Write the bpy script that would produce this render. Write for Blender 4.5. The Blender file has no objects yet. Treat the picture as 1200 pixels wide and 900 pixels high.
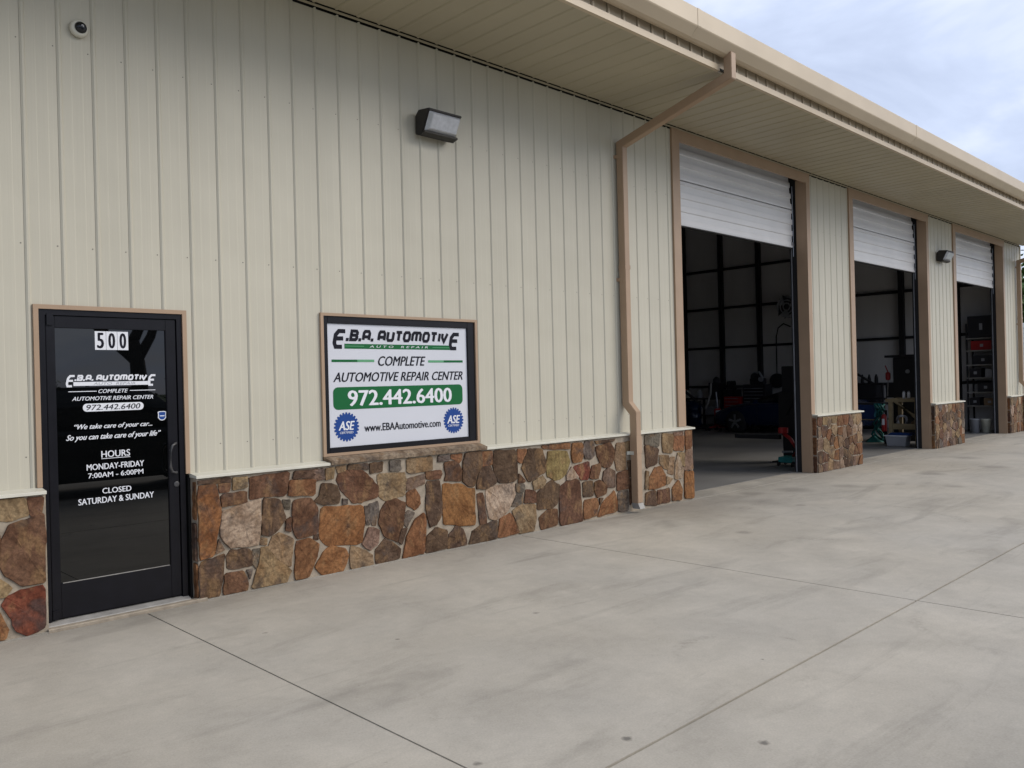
import bpy, bmesh, math, random
from mathutils import Vector, Matrix
random.seed(7)
R = math.radians
sc = bpy.context.scene
col = sc.collection

# ------------------------------------------------------------------ camera
F, CX, CY, CZ, YAW, PITCH, ROLL = [963.324843, -1.65115, -6.498936, 1.651235, 0.770447, -0.000802, -0.025077]
fw = Vector((math.sin(YAW)*math.cos(PITCH), math.cos(YAW)*math.cos(PITCH), math.sin(PITCH)))
rt = Vector((math.cos(YAW), -math.sin(YAW), 0)); up = rt.cross(fw)
c_, s_ = math.cos(ROLL), math.sin(ROLL)
rt2 = rt*c_ + up*s_; up2 = up*c_ - rt*s_
cam = bpy.data.cameras.new('camera'); camo = bpy.data.objects.new('camera', cam); col.objects.link(camo)
m = Matrix((( rt2.x, up2.x, -fw.x, CX), (rt2.y, up2.y, -fw.y, CY), (rt2.z, up2.z, -fw.z, CZ), (0,0,0,1)))
camo.matrix_world = m
cam.sensor_width = 36; cam.lens = F/1200*36; cam.clip_start = .05; cam.clip_end = 2000
sc.camera = camo

# ------------------------------------------------------------------ light
SUN_EL, SUN_AZ = R(35), R(40)      # azimuth measured from -Y towards +X
sd = Vector((math.sin(SUN_AZ)*math.cos(SUN_EL), -math.cos(SUN_AZ)*math.cos(SUN_EL), math.sin(SUN_EL)))
w = bpy.data.worlds.new('World'); sc.world = w; w.use_nodes = True
nt = w.node_tree; nt.nodes.clear()
out = nt.nodes.new('ShaderNodeOutputWorld')
sky = nt.nodes.new('ShaderNodeTexSky'); sky.sky_type = 'NISHITA'; sky.sun_disc = False
sky.sun_elevation = SUN_EL; sky.sun_rotation = math.atan2(sd.x, sd.y)
b1 = nt.nodes.new('ShaderNodeBackground'); b1.inputs[1].default_value = .10
nt.links.new(sky.outputs[0], b1.inputs[0])
tc = nt.nodes.new('ShaderNodeTexCoord'); mp = nt.nodes.new('ShaderNodeMapping'); mp.inputs['Scale'].default_value = (1.6, 1.6, 4.0)
nt.links.new(tc.outputs['Generated'], mp.inputs[0])
n1 = nt.nodes.new('ShaderNodeTexNoise'); n1.inputs['Scale'].default_value = 2.0; n1.inputs['Detail'].default_value = 7; n1.inputs['Roughness'].default_value = .52; n1.inputs['Distortion'].default_value = .35
nt.links.new(mp.outputs[0], n1.inputs['Vector'])
cr = nt.nodes.new('ShaderNodeValToRGB'); e = cr.color_ramp.elements
e[0].position = .34; e[0].color = (.36, .41, .54, 1); e[1].position = .68; e[1].color = (.70, .735, .80, 1)
cr.color_ramp.elements.new(.5).color = (.455, .52, .67, 1)
nt.links.new(n1.outputs['Fac'], cr.inputs[0])
b2 = nt.nodes.new('ShaderNodeBackground'); b2.inputs[1].default_value = 1.0
nt.links.new(cr.outputs[0], b2.inputs[0])
n2 = nt.nodes.new('ShaderNodeMapRange'); n2.inputs['From Min'].default_value = .3; n2.inputs['From Max'].default_value = .5
n2.inputs['To Min'].default_value = .78; n2.inputs['To Max'].default_value = .97
nt.links.new(n1.outputs['Fac'], n2.inputs[0])
mx = nt.nodes.new('ShaderNodeMixShader')
nt.links.new(n2.outputs[0], mx.inputs[0]); nt.links.new(b1.outputs[0], mx.inputs[1]); nt.links.new(b2.outputs[0], mx.inputs[2])
nt.links.new(mx.outputs[0], out.inputs[0])
sl = bpy.data.lights.new('sun', 'SUN'); sl.energy = 1.5; sl.angle = R(40); sl.color = (1, .91, .80)
so = bpy.data.objects.new('sun', sl); col.objects.link(so)
so.rotation_euler = (-sd).to_track_quat('-Z', 'Y').to_euler(); so.location = (0, -10, 20)
sc.view_settings.view_transform = 'Standard'; sc.view_settings.look = 'None'
sc.view_settings.exposure = .60; sc.view_settings.gamma = 1

# ------------------------------------------------------------------ materials
def lin(c): return tuple(((v/255)/12.92 if v/255 <= .04045 else ((v/255+.055)/1.055)**2.4) for v in c)
def mat(name, c, rough=.6, var=.0, vscale=3., bump=0., bscale=40., metal=0., spec=.5, stretch=(1,1,1), ior=1.45, obj=False, vdark=None, bstretch=None):
    m = bpy.data.materials.new(name); m.use_nodes = True; t = m.node_tree; b = t.nodes['Principled BSDF']
    b.inputs['Roughness'].default_value = rough; b.inputs['Metallic'].default_value = metal
    b.inputs['Specular IOR Level'].default_value = spec; b.inputs['IOR'].default_value = ior
    b.inputs['Base Color'].default_value = (*c, 1)
    geo = t.nodes.new('ShaderNodeNewGeometry')
    def noise(scale, st, detail=6):
        mpn = t.nodes.new('ShaderNodeMapping'); mpn.inputs['Scale'].default_value = st
        t.links.new(geo.outputs['Position'], mpn.inputs[0])
        n = t.nodes.new('ShaderNodeTexNoise'); n.inputs['Scale'].default_value = scale; n.inputs['Detail'].default_value = detail
        t.links.new(mpn.outputs[0], n.inputs['Vector']); return n
    if var or obj:
        n = noise(vscale, stretch)
        mxc = t.nodes.new('ShaderNodeMix'); mxc.data_type = 'RGBA'
        dk = vdark or tuple(v*(1-var) for v in c); lt = tuple(min(1, v*(1+var*.6)) for v in c)
        mr = t.nodes.new('ShaderNodeMapRange'); mr.inputs['From Min'].default_value = .32; mr.inputs['From Max'].default_value = .68
        t.links.new(n.outputs['Fac'], mr.inputs[0]); t.links.new(mr.outputs[0], mxc.inputs['Factor'])
        mxc.inputs['A'].default_value = (*dk, 1); mxc.inputs['B'].default_value = (*lt, 1)
        t.links.new(mxc.outputs['Result'], b.inputs['Base Color'])
    if bump:
        n = noise(bscale, bstretch or stretch)
        bp = t.nodes.new('ShaderNodeBump'); bp.inputs['Strength'].default_value = min(1, bump); bp.inputs['Distance'].default_value = .004
        t.links.new(n.outputs['Fac'], bp.inputs['Height']); t.links.new(bp.outputs[0], b.inputs['Normal'])
    return m

M = {}
M['wall'] = mat('cream_painted_steel', (.505,.48,.39), .42, .07, 1.2, .25, 55, stretch=(1,1,.12), bstretch=(1,1,.02), spec=.4)
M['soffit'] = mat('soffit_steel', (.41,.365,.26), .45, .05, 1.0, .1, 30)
M['trim'] = mat('tan_trim', (.365,.255,.168), .45, .08, 2.5, .1, 30)
M['gutter'] = mat('gutter_steel', (.54,.445,.315), .4, .05, 1.5, .12, 12)
M['sill'] = mat('sill_steel', (.60,.585,.50), .45, .08, 4)
M['white'] = mat('white_door_steel', (.70,.70,.70), .4, .05, 2, .1, 40)
M['black'] = mat('black_aluminium', (.007,.007,.010), .30, .2, 8, spec=.3)
M['handle'] = mat('worn_bronze_handle', (.06,.06,.062), .35)
M['dark'] = mat('dark_gap', (.015,.014,.013), .9)
M['mortar'] = mat('mortar', (.33,.28,.215), .9, .22, 14, .9, 60)
M['vinyl'] = mat('sign_vinyl', (.60,.62,.67), .35, .02, 2)
M['ink'] = mat('ink_black', (.006,.007,.014), .6, spec=.2)
M['green'] = mat('ink_green', (.004,.115,.032), .5, spec=.25)
M['lgreen'] = mat('ink_light_green', (.10,.32,.16), .4)
M['blue'] = mat('ink_blue', (.012,.055,.24), .5, spec=.25)
M['lett'] = mat('white_lettering', (.72,.74,.78), .4)
M['steel'] = mat('galvanised', (.36,.38,.42), .4, .15, 10, metal=.6)
M['alu'] = mat('mill_aluminium', (.30,.29,.27), .5, .2, 12)
M['grey'] = mat('grey_plastic', (.33,.34,.36), .5)
M['bronze'] = mat('bronze_housing', (.022,.02,.018), .5, .1, 9)
M['insul'] = mat('insulation_vinyl', (.60,.59,.58), .6, .08, 1.5, .5, 9, stretch=(1,1,.3))
M['frame_steel'] = mat('primed_steel', (.012,.012,.014), .7)
M['red'] = mat('red_enamel', (.35,.02,.02), .35, .1, 10)
M['teal'] = mat('teal_enamel', (.02,.20,.20), .4, .1, 10)
M['dteal'] = mat('teal_rubber', (.012,.13,.12), .5, .3, 12)
M['bluep'] = mat('blue_plastic', (.012,.04,.15), .4, .1, 10)
M['wood'] = mat('raw_lumber', (.30,.24,.14), .8, .2, 6, .3, 30, stretch=(1,.2,1))
M['rubber'] = mat('rubber', (.012,.012,.012), .8)
M['rim'] = mat('alloy', (.45,.46,.48), .25, metal=.8)
M['carblue'] = mat('dark_blue_car_paint', (.006,.014,.045), .2)
M['carblack'] = mat('black_car_paint', (.006,.006,.007), .2)
M['carglass'] = mat('car_glass', (.01,.012,.015), .05)
M['bucket'] = mat('dirty_plastic', (.50,.50,.42), .5, .2, 8)
M['card'] = mat('cardboard', (.25,.17,.10), .8, .1, 8)
M['screw'] = mat('screw_head', (.20,.19,.165), .5)
M['cabinet'] = mat('dark_cabinet', (.02,.02,.024), .5, .1, 5)
M['bark'] = mat('bark', (.045,.036,.028), .9, .3, 6, .8, 20)
M['leaf'] = mat('leaf', (.08,.14,.035), .6, .45, .6)
M['leaf2'] = mat('leaf_dark', (.05,.09,.026), .6, .45, .6)

# glass
g = mat('tinted_glass', (.0015,.0018,.002), .012, ior=1.6, spec=.5); M['glass'] = g
g = mat('prismatic_lens', (.55,.57,.60), .12, .12, 22, .5, 60); M['lens'] = g
b_ = M['lens'].node_tree.nodes['Principled BSDF']; b_.inputs['Transmission Weight'].default_value = .08

def ground_concrete():
    m = bpy.data.materials.new('broom_concrete'); m.use_nodes = True; t = m.node_tree; b = t.nodes['Principled BSDF']
    b.inputs['Roughness'].default_value = .78
    geo = t.nodes.new('ShaderNodeNewGeometry'); L = t.links
    def noise(sc_, st=(1,1,1), det=6, rough=.55, dist=0., rot=0.):
        mpn = t.nodes.new('ShaderNodeMapping'); mpn.inputs['Scale'].default_value = st; mpn.inputs['Rotation'].default_value = (0,0,rot)
        L.new(geo.outputs['Position'], mpn.inputs[0])
        n = t.nodes.new('ShaderNodeTexNoise'); n.inputs['Scale'].default_value = sc_; n.inputs['Detail'].default_value = det
        n.inputs['Roughness'].default_value = rough; n.inputs['Distortion'].default_value = dist
        L.new(mpn.outputs[0], n.inputs['Vector']); return n.outputs['Fac']
    def rng(x, a, b_, c, d):
        n = t.nodes.new('ShaderNodeMapRange'); n.inputs['From Min'].default_value = a; n.inputs['From Max'].default_value = b_
        n.inputs['To Min'].default_value = c; n.inputs['To Max'].default_value = d; L.new(x, n.inputs[0]); return n.outputs[0]
    def mul(a, b_):
        n = t.nodes.new('ShaderNodeMath'); n.operation = 'MULTIPLY'; L.new(a, n.inputs[0]); L.new(b_, n.inputs[1]); return n.outputs[0]
    v = rng(noise(.55, det=7, dist=.4), .3, .7, .89, 1.10)
    v = mul(v, rng(noise(2.2, (1,1,1), 6, .6, .6), .3, .7, .90, 1.07))
    v = mul(v, rng(noise(1.3, (.35,1.6,1), 6, .62, .8, R(-8)), .54, .70, 1.0, .79))     # rubber scuffs running with the traffic
    v = mul(v, rng(noise(3.2, (.25,1.9,1), 4, .6, .5, R(25)), .63, .76, 1.0, .80))
    v = mul(v, rng(noise(5.5, (1,1,1), 6, .7, .8), .6, .75, 1.0, .88))
    v = mul(v, rng(noise(4.5, (1,1,1), 6, .7, .5), .2, .38, 1.10, 1.0))
    v = mul(v, rng(noise(90, det=3), .3, .7, .93, 1.06))
    v = mul(v, rng(noise(14, (1,1,1), 5, .65), .25, .75, .94, 1.05))
    v = mul(v, rng(noise(38, (1,1,1), 2, .5), .70, .78, 1.0, .80))
    v = mul(v, rng(noise(260, (1,.25,1), 2, .5), .3, .7, .95, 1.05))
    # small dark spots and scuffs where they lie
    sep = t.nodes.new('ShaderNodeVectorMath'); sep.operation = 'ADD'
    wn = t.nodes.new('ShaderNodeTexNoise'); wn.inputs['Scale'].default_value = 30; L.new(geo.outputs['Position'], wn.inputs['Vector'])
    sc1 = t.nodes.new('ShaderNodeVectorMath'); sc1.operation = 'SCALE'; sc1.inputs['Scale'].default_value = .03; L.new(wn.outputs['Color'], sc1.inputs[0])
    L.new(geo.outputs['Position'], sep.inputs[0]); L.new(sc1.outputs[0], sep.inputs[1])
    for (x, y, r, dk) in [(1.34,-4.12,.020,.4),(1.72,-4.60,.020,.4),(2.72,-4.04,.010,.5),(.70,-3.80,.018,.5),(2.55,-2.36,.02,.55),(1.52,-2.10,.012,.5),(1.0,-1.3,.015,.6),(6.2,-1.9,.07,.7),(8.3,-1.5,.06,.72),(9.6,-.75,.22,.72),(10.4,-1.15,.16,.75),(8.9,-.45,.15,.75),(12.6,-1.6,.18,.74),(14.2,-2.1,.2,.76),(11.2,-2.4,.12,.78),(15.6,-1.2,.22,.78)]:
        d = t.nodes.new('ShaderNodeVectorMath'); d.operation = 'DISTANCE'; L.new(sep.outputs[0], d.inputs[0]); d.inputs[1].default_value = (x+.015, y+.015, .01)
        v = mul(v, rng(d.outputs['Value'], r*.6, r*1.5, dk, 1.0))
    # curved tyre scuffs
    for (x, y, r, w_, dk) in [(2.75,-3.95,.42,.045,.80),(4.3,-4.9,.55,.05,.84),(.25,-2.6,.9,.05,.86),(7.6,-2.3,1.3,.08,.84),(11.6,-3.2,1.6,.10,.84),(9.2,-2.9,2.2,.09,.86)]:
        d = t.nodes.new('ShaderNodeVectorMath'); d.operation = 'DISTANCE'; L.new(sep.outputs[0], d.inputs[0]); d.inputs[1].default_value = (x, y, .01)
        sb = t.nodes.new('ShaderNodeMath'); sb.operation = 'SUBTRACT'; L.new(d.outputs['Value'], sb.inputs[0]); sb.inputs[1].default_value = r
        ab = t.nodes.new('ShaderNodeMath'); ab.operation = 'ABSOLUTE'; L.new(sb.outputs[0], ab.inputs[0])
        on = rng(ab.outputs[0], w_*.4, w_*1.3, 1, 0); msk = rng(noise(1.1, det=3, dist=1.0), .5, .62, 0, 1)
        fin = mul(mul(on, msk), rng(noise(25, (1,1,1), 3), .35, .6, 0, 1)); v = mul(v, rng(fin, 0, 1, 1, dk))
    # concrete gets darker towards the wall foot, broken up by noise
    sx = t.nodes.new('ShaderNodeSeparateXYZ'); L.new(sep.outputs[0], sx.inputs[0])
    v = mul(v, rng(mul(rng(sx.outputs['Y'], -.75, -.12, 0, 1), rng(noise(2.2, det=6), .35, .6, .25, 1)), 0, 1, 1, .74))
    # water stain below the downspout
    d = t.nodes.new('ShaderNodeVectorMath'); d.operation = 'DISTANCE'
    mps = t.nodes.new('ShaderNodeMapping'); mps.inputs['Scale'].default_value = (.55,1,1); L.new(sep.outputs[0], mps.inputs[0])
    L.new(mps.outputs[0], d.inputs[0]); d.inputs[1].default_value = (7.3*.55, -.55, 0)
    v = mul(v, rng(mul(d.outputs['Value'], rng(noise(2.5, det=6), .3, .7, .7, 1.3)), .25, .95, .72, 1.0))
    cb = t.nodes.new('ShaderNodeMix'); cb.data_type = 'RGBA'; cb.blend_type = 'MULTIPLY'; cb.inputs['Factor'].default_value = 1
    tint = t.nodes.new('ShaderNodeMix'); tint.data_type = 'RGBA'
    L.new(rng(noise(.35, det=4), .35, .65, 0, 1), tint.inputs['Factor'])
    tint.inputs['A'].default_value = (.43,.39,.32,1); tint.inputs['B'].default_value = (.415,.385,.33,1)
    comb = t.nodes.new('ShaderNodeCombineColor')
    for i in range(3): L.new(v, comb.inputs[i])
    L.new(tint.outputs['Result'], cb.inputs['A']); L.new(comb.outputs[0], cb.inputs['B'])
    L.new(cb.outputs['Result'], b.inputs['Base Color'])
    bp = t.nodes.new('ShaderNodeBump'); bp.inputs['Strength'].default_value = .25; bp.inputs['Distance'].default_value = .003
    L.new(noise(120, (.3,1,1), 3), bp.inputs['Height']); L.new(bp.outputs[0], b.inputs['Normal'])
    return m
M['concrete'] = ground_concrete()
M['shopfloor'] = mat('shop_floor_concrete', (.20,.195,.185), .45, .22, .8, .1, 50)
M['asphalt'] = mat('asphalt', (.045,.045,.047), .9, .2, 3, .6, 60)
M['grass'] = mat('grass_field', (.05,.085,.025), .95, .35, .5, .6, 20)

def stone_mat():
    m = bpy.data.materials.new('rubble_stone'); m.use_nodes = True; t = m.node_tree; b = t.nodes['Principled BSDF']; L = t.links
    b.inputs['Roughness'].default_value = .88; b.inputs['Specular IOR Level'].default_value = .25
    oi = t.nodes.new('ShaderNodeObjectInfo'); geo = t.nodes.new('ShaderNodeNewGeometry')
    off = t.nodes.new('ShaderNodeVectorMath'); off.operation = 'MULTIPLY_ADD'
    L.new(oi.outputs['Random'], off.inputs[0]); off.inputs[1].default_value = (13,7,9); L.new(geo.outputs['Position'], off.inputs[2])
    def noise(s, det=8, dist=.5, st=None):
        n = t.nodes.new('ShaderNodeTexNoise'); n.inputs['Scale'].default_value = s; n.inputs['Detail'].default_value = det; n.inputs['Distortion'].default_value = dist
        n.inputs['Roughness'].default_value = .6
        if st:
            mpn = t.nodes.new('ShaderNodeMapping'); mpn.inputs['Scale'].default_value = st; L.new(off.outputs[0], mpn.inputs[0]); L.new(mpn.outputs[0], n.inputs['Vector'])
        else: L.new(off.outputs[0], n.inputs['Vector'])
        return n.outputs['Fac']
    def rng(x, a, b_, c, d):
        n = t.nodes.new('ShaderNodeMapRange'); n.inputs['From Min'].default_value = a; n.inputs['From Max'].default_value = b_
        n.inputs['To Min'].default_value = c; n.inputs['To Max'].default_value = d; L.new(x, n.inputs[0]); return n.outputs[0]
    def mixc(f, A, B, mode='MIX'):
        n = t.nodes.new('ShaderNodeMix'); n.data_type = 'RGBA'; n.blend_type = mode
        if isinstance(f, float): n.inputs['Factor'].default_value = f
        else: L.new(f, n.inputs['Factor'])
        for s, v in (('A', A), ('B', B)):
            if isinstance(v, tuple): n.inputs[s].default_value = v
            else: L.new(v, n.inputs[s])
        return n.outputs['Result']
    c = oi.outputs['Color']
    dark = mixc(1.0, c, (.58,.52,.48,1), 'MULTIPLY')
    c1 = mixc(rng(noise(6, dist=.25), .38, .58, 0, 1), dark, c)
    c2 = mixc(rng(noise(9, dist=.3, st=(1,1,.45)), .52, .66, 0, .6), c1, (.25,.15,.07,1))
    c3 = mixc(rng(noise(4.5, dist=.5), .56, .68, 0, .65), c2, (.055,.045,.042,1))
    wv = t.nodes.new('ShaderNodeTexWave'); wv.inputs['Scale'].default_value = 5; wv.inputs['Distortion'].default_value = 5; wv.inputs['Detail'].default_value = 3; wv.inputs['Detail Scale'].default_value = 1.4
    rot = t.nodes.new('ShaderNodeVectorRotate'); rot.rotation_type = 'Y_AXIS'; am = t.nodes.new('ShaderNodeMath'); am.operation = 'MULTIPLY'; am.inputs[1].default_value = 19.
    L.new(oi.outputs['Random'], am.inputs[0]); L.new(am.outputs[0], rot.inputs['Angle']); L.new(off.outputs[0], rot.inputs['Vector']); L.new(rot.outputs[0], wv.inputs['Vector'])
    c3 = mixc(rng(wv.outputs['Fac'], .6, 1, 0, .35), c3, mixc(1.0, c3, (.45,.40,.38,1), 'MULTIPLY'))
    c4 = mixc(rng(noise(45, 4), .25, .75, 0, 1), mixc(1.0, c3, (.55,.55,.55,1), 'MULTIPLY'), mixc(1.0, c3, (1.4,1.4,1.4,1), 'MULTIPLY'))
    L.new(c4, b.inputs['Base Color'])
    bp = t.nodes.new('ShaderNodeBump'); bp.inputs['Strength'].default_value = .75; bp.inputs['Distance'].default_value = .022
    L.new(noise(7, 8, .6), bp.inputs['Height']); L.new(bp.outputs[0], b.inputs['Normal'])
    return m
M['stone'] = stone_mat()
def panel_tone(mn, amt):
    t = M[mn].node_tree; b = t.nodes['Principled BSDF']; src = b.inputs['Base Color'].links[0].from_socket
    oi = t.nodes.new('ShaderNodeObjectInfo'); mr = t.nodes.new('ShaderNodeMapRange'); mr.inputs['To Min'].default_value = 1-amt; mr.inputs['To Max'].default_value = 1+amt
    t.links.new(oi.outputs['Random'], mr.inputs[0]); vm = t.nodes.new('ShaderNodeVectorMath'); vm.operation = 'SCALE'
    t.links.new(src, vm.inputs[0]); t.links.new(mr.outputs[0], vm.inputs['Scale']); t.links.new(vm.outputs[0], b.inputs['Base Color'])
panel_tone('wall', .018); panel_tone('soffit', .02)
# broad dings and oil-canning in the thin sheet
for mn, st in (('wall', 1.0), ('gutter', .7), ('trim', .5)):
    t = M[mn].node_tree; b = t.nodes['Principled BSDF']; old = b.inputs['Normal'].links[0].from_socket
    ge = t.nodes.new('ShaderNodeNewGeometry'); nz = t.nodes.new('ShaderNodeTexNoise'); nz.inputs['Scale'].default_value = 1.7; nz.inputs['Detail'].default_value = 1.5
    t.links.new(ge.outputs['Position'], nz.inputs['Vector']); bp = t.nodes.new('ShaderNodeBump'); bp.inputs['Strength'].default_value = st; bp.inputs['Distance'].default_value = .02
    t.links.new(nz.outputs['Fac'], bp.inputs['Height']); t.links.new(old, bp.inputs['Normal']); t.links.new(bp.outputs[0], b.inputs['Normal'])

# ------------------------------------------------------------------ mesh helpers
class MB:
    def __init__(s): s.v = []; s.f = []
    def add(s, vs, fs):
        o = len(s.v); s.v += [tuple(v) for v in vs]; s.f += [tuple(i+o for i in f) for f in fs]; return s
    def box(s, x0, x1, y0, y1, z0, z1):
        vs = [(x0,y0,z0),(x1,y0,z0),(x1,y1,z0),(x0,y1,z0),(x0,y0,z1),(x1,y0,z1),(x1,y1,z1),(x0,y1,z1)]
        return s.add(vs, [(0,3,2,1),(4,5,6,7),(0,1,5,4),(1,2,6,5),(2,3,7,6),(3,0,4,7)])
    def prism_x(s, prof, x0, x1, cap=True):           # prof: (y,z) closed
        n = len(prof); vs = [(x0,y,z) for y,z in prof]+[(x1,y,z) for y,z in prof]
        fs = [(i,(i+1)%n,n+(i+1)%n,n+i) for i in range(n)]
        if cap: fs += [tuple(range(n))[::-1], tuple(range(n,2*n))]
        return s.add(vs, fs)
    def prism_y(s, prof, y0, y1):                      # prof: (x,z) closed
        n = len(prof); vs = [(x,y0,z) for x,z in prof]+[(x,y1,z) for x,z in prof]
        return s.add(vs, [(i,(i+1)%n,n+(i+1)%n,n+i) for i in range(n)]+[tuple(range(n))[::-1], tuple(range(n,2*n))])
    def tube(s, pts, r, n=8, r1=None, cap=True):
        pts = [Vector(p) for p in pts]; rings = []; L = len(pts)
        for i, p in enumerate(pts):
            d = (pts[min(i+1,L-1)]-pts[max(i-1,0)]).normalized()
            a = d.cross(Vector((0,0,1)))
            if a.length < .05: a = d.cross(Vector((1,0,0)))
            a.normalize(); b = d.cross(a)
            rr = r if r1 is None else r+(r1-r)*i/(L-1)
            rings.append([p+a*math.cos(2*math.pi*k/n)*rr+b*math.sin(2*math.pi*k/n)*rr for k in range(n)])
        vs = [v for q in rings for v in q]; fs = []
        for i in range(L-1):
            for k in range(n): fs.append((i*n+k, i*n+(k+1)%n, (i+1)*n+(k+1)%n, (i+1)*n+k))
        if cap: fs += [tuple(range(n))[::-1], tuple(range((L-1)*n, L*n))]
        return s.add(vs, fs)
    def lathe(s, prof, c, axis='z', n=16):             # prof: (r,h)
        vs = []; fs = []
        for r, h in prof:
            for k in range(n):
                a = 2*math.pi*k/n; u, v_ = r*math.cos(a), r*math.sin(a)
                vs.append({'z':(c[0]+u,c[1]+v_,c[2]+h),'y':(c[0]+u,c[1]+h,c[2]+v_),'x':(c[0]+h,c[1]+u,c[2]+v_)}[axis])
        for i in range(len(prof)-1):
            for k in range(n): fs.append((i*n+k, i*n+(k+1)%n, (i+1)*n+(k+1)%n, (i+1)*n+k))
        fs += [tuple(range(n))[::-1], tuple(range((len(prof)-1)*n, len(prof)*n))]
        return s.add(vs, fs)
    def build(s, name, m, parent=None, smooth=False, bevel=0, origin=None):
        o0 = Vector(origin) if origin is not None else Vector(world_loc(parent))
        me = bpy.data.meshes.new(name); me.from_pydata([tuple(Vector(v)-o0) for v in s.v], [], s.f)
        bm = bmesh.new(); bm.from_mesh(me); bmesh.ops.recalc_face_normals(bm, faces=bm.faces)
        if bevel: bmesh.ops.bevel(bm, geom=[e for e in bm.edges if e.is_manifold and e.calc_face_angle(0) > .6], offset=bevel, segments=2, affect='EDGES', clamp_overlap=True)
        bm.to_mesh(me); bm.free()
        if smooth: me.shade_smooth()
        me.materials.append(M[m] if isinstance(m, str) else m)
        o = bpy.data.objects.new(name, me); col.objects.link(o)
        if parent: o.parent = parent; o.location = o0-Vector(world_loc(parent))
        else: o.location = o0
        return o
WL = {}
def world_loc(o):
    v = Vector((0,0,0))
    while o is not None: v += o.location; o = o.parent
    return v
def tag(o, label=None, cat=None, group=None, kind=None):
    if label: o['label'] = label
    if cat: o['category'] = cat
    if group: o['group'] = group
    if kind: o['kind'] = kind
    return o
def thing(name, loc, label, cat, group=None):
    o = bpy.data.objects.new(name, None); o.empty_display_size = .2; col.objects.link(o); o.location = loc
    return tag(o, label, cat, group)
def box(name, m, parent, *a, bevel=0): return MB().box(*a).build(name, m, parent, bevel=bevel)

# ------------------------------------------------------------------ ground
tag(MB().add([(-600,-600,-.12),(700,-600,-.12),(700,600,-.12),(-600,600,-.12)], [(0,1,2,3)]).build('ground', 'grass'), kind='structure')
tag(MB().box(-80,120,-34,-12.7,-.11,-.012).build('road', 'asphalt'), kind='structure')
pad = tag(MB().box(-14,34,-12.7,-.13,-.1,-.022).build('pavement', 'mortar'), kind='structure')
pad.data.materials.clear(); pad.data.materials.append(mat('joint_filler', (.07,.06,.05), .95))
xs = [-13.8,-7.26,-3.31,.642,4.59,16.5,28.3,34]; ys = [-12.6,-8.4,-4.235,-.152]
for i in range(len(xs)-1):
    for j in range(3):
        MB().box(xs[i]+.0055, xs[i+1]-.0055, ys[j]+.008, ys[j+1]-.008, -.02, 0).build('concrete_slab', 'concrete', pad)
# strip between slabs and wall, shop floor
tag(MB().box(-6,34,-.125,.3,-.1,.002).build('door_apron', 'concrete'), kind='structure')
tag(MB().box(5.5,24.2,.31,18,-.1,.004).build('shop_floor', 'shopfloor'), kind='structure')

# ------------------------------------------------------------------ building
bld = thing('auto_repair_building', (9,0,0), 'long cream metal-clad repair shop with stone wainscot and three open bays', 'building')
ZE = 5.09
RIB0, RP = -.072, .2347
BAYS = [(7.78,11.81),(13.36,17.36),(18.92,22.86)]
XL, XR = -5.2, 24.4
OPEN = [(-.034,1.05,0,2.294),(2.262,4.142,.9,2.33)]+[(a,b,0,9) for a,b in BAYS]
core = MB()                                             # dark sheathing behind the cladding
core.box(XL,-.03,.02,.12,0,5.4); core.box(-.03,1.046,.02,.12,2.29,5.4); core.box(1.046,2.27,.02,.12,0,5.4)
core.box(2.27,4.13,.06,.12,0,5.4)
core.box(4.13,7.9,.02,.12,0,5.4)
core.box(11.72,13.46,.02,.12,0,5.4); core.box(17.27,19.0,.02,.12,0,5.4); core.box(22.8,XR-.02,.02,.12,0,5.4)
for a, b in BAYS: core.box(a+.1,b-.1,.02,.12,5.0,5.4)
metal_wall = core.build('metal_wall', 'dark', bld)

prof = [(0,0),(.013,-.009),(.025,-.009),(.036,0),(.085,-.0012),(.095,-.0012),(.10,0),(.16,-.0012),(.17,-.0012),(.175,0),(RP-.002,0)]
def py(x):
    if x <= 0: return 0.
    for (a,ya),(b,yb) in zip(prof, prof[1:]):
        if a <= x <= b: return ya+(yb-ya)*(x-a)/(b-a)
    return 0.
def panel_piece(x0, a, b, z0, z1, top):
    """one strip of ribbed sheet between local x a..b"""
    xsn = sorted(set([a,b]+[p[0] for p in prof if a < p[0] < b])); n = len(xsn)
    vs = []
    for x in xsn:
        y = py(x); zt = z1-(.0 if (y < -.008 or not top) else .012)
        vs += [(x0+x, y, z0), (x0+x, y, zt), (x0+x, .012, zt), (x0+x, .012, z0)]
    fs = []
    for i in range(n-1):
        for k in range(4): fs.append((i*4+k, i*4+(k+1)%4, (i+1)*4+(k+1)%4, (i+1)*4+k))
    fs += [(0,1,2,3), tuple((n-1)*4+k for k in (3,2,1,0))]
    return MB().add(vs, fs)
k = math.ceil((XL-RIB0)/RP)
while RIB0+k*RP < XR-.01:
    x0 = RIB0+k*RP; x1 = min(x0+RP, XR); k += 1
    cuts = sorted(set([x0,x1]+[e for o in OPEN for e in o[:2] if x0 < e < x1]))
    for a, b in zip(cuts, cuts[1:]):
        if b-a < .006: continue
        mid = (a+b)/2; spans = [(.985, 5.083)]
        for o in OPEN:
            if o[0] < mid < o[1]:
                ns = []
                for z0, z1 in spans:
                    if o[2] > z0: ns.append((z0, min(z1, o[2])))
                    if o[3] < z1: ns.append((max(z0, o[3]), z1))
                spans = ns
        for z0, z1 in spans:
            if z1-z0 < .03: continue
            panel_piece(x0, a-x0, min(b-x0, RP-.002), z0, z1, z1 > 5).build('wall_panel', 'wall', metal_wall)
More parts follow.
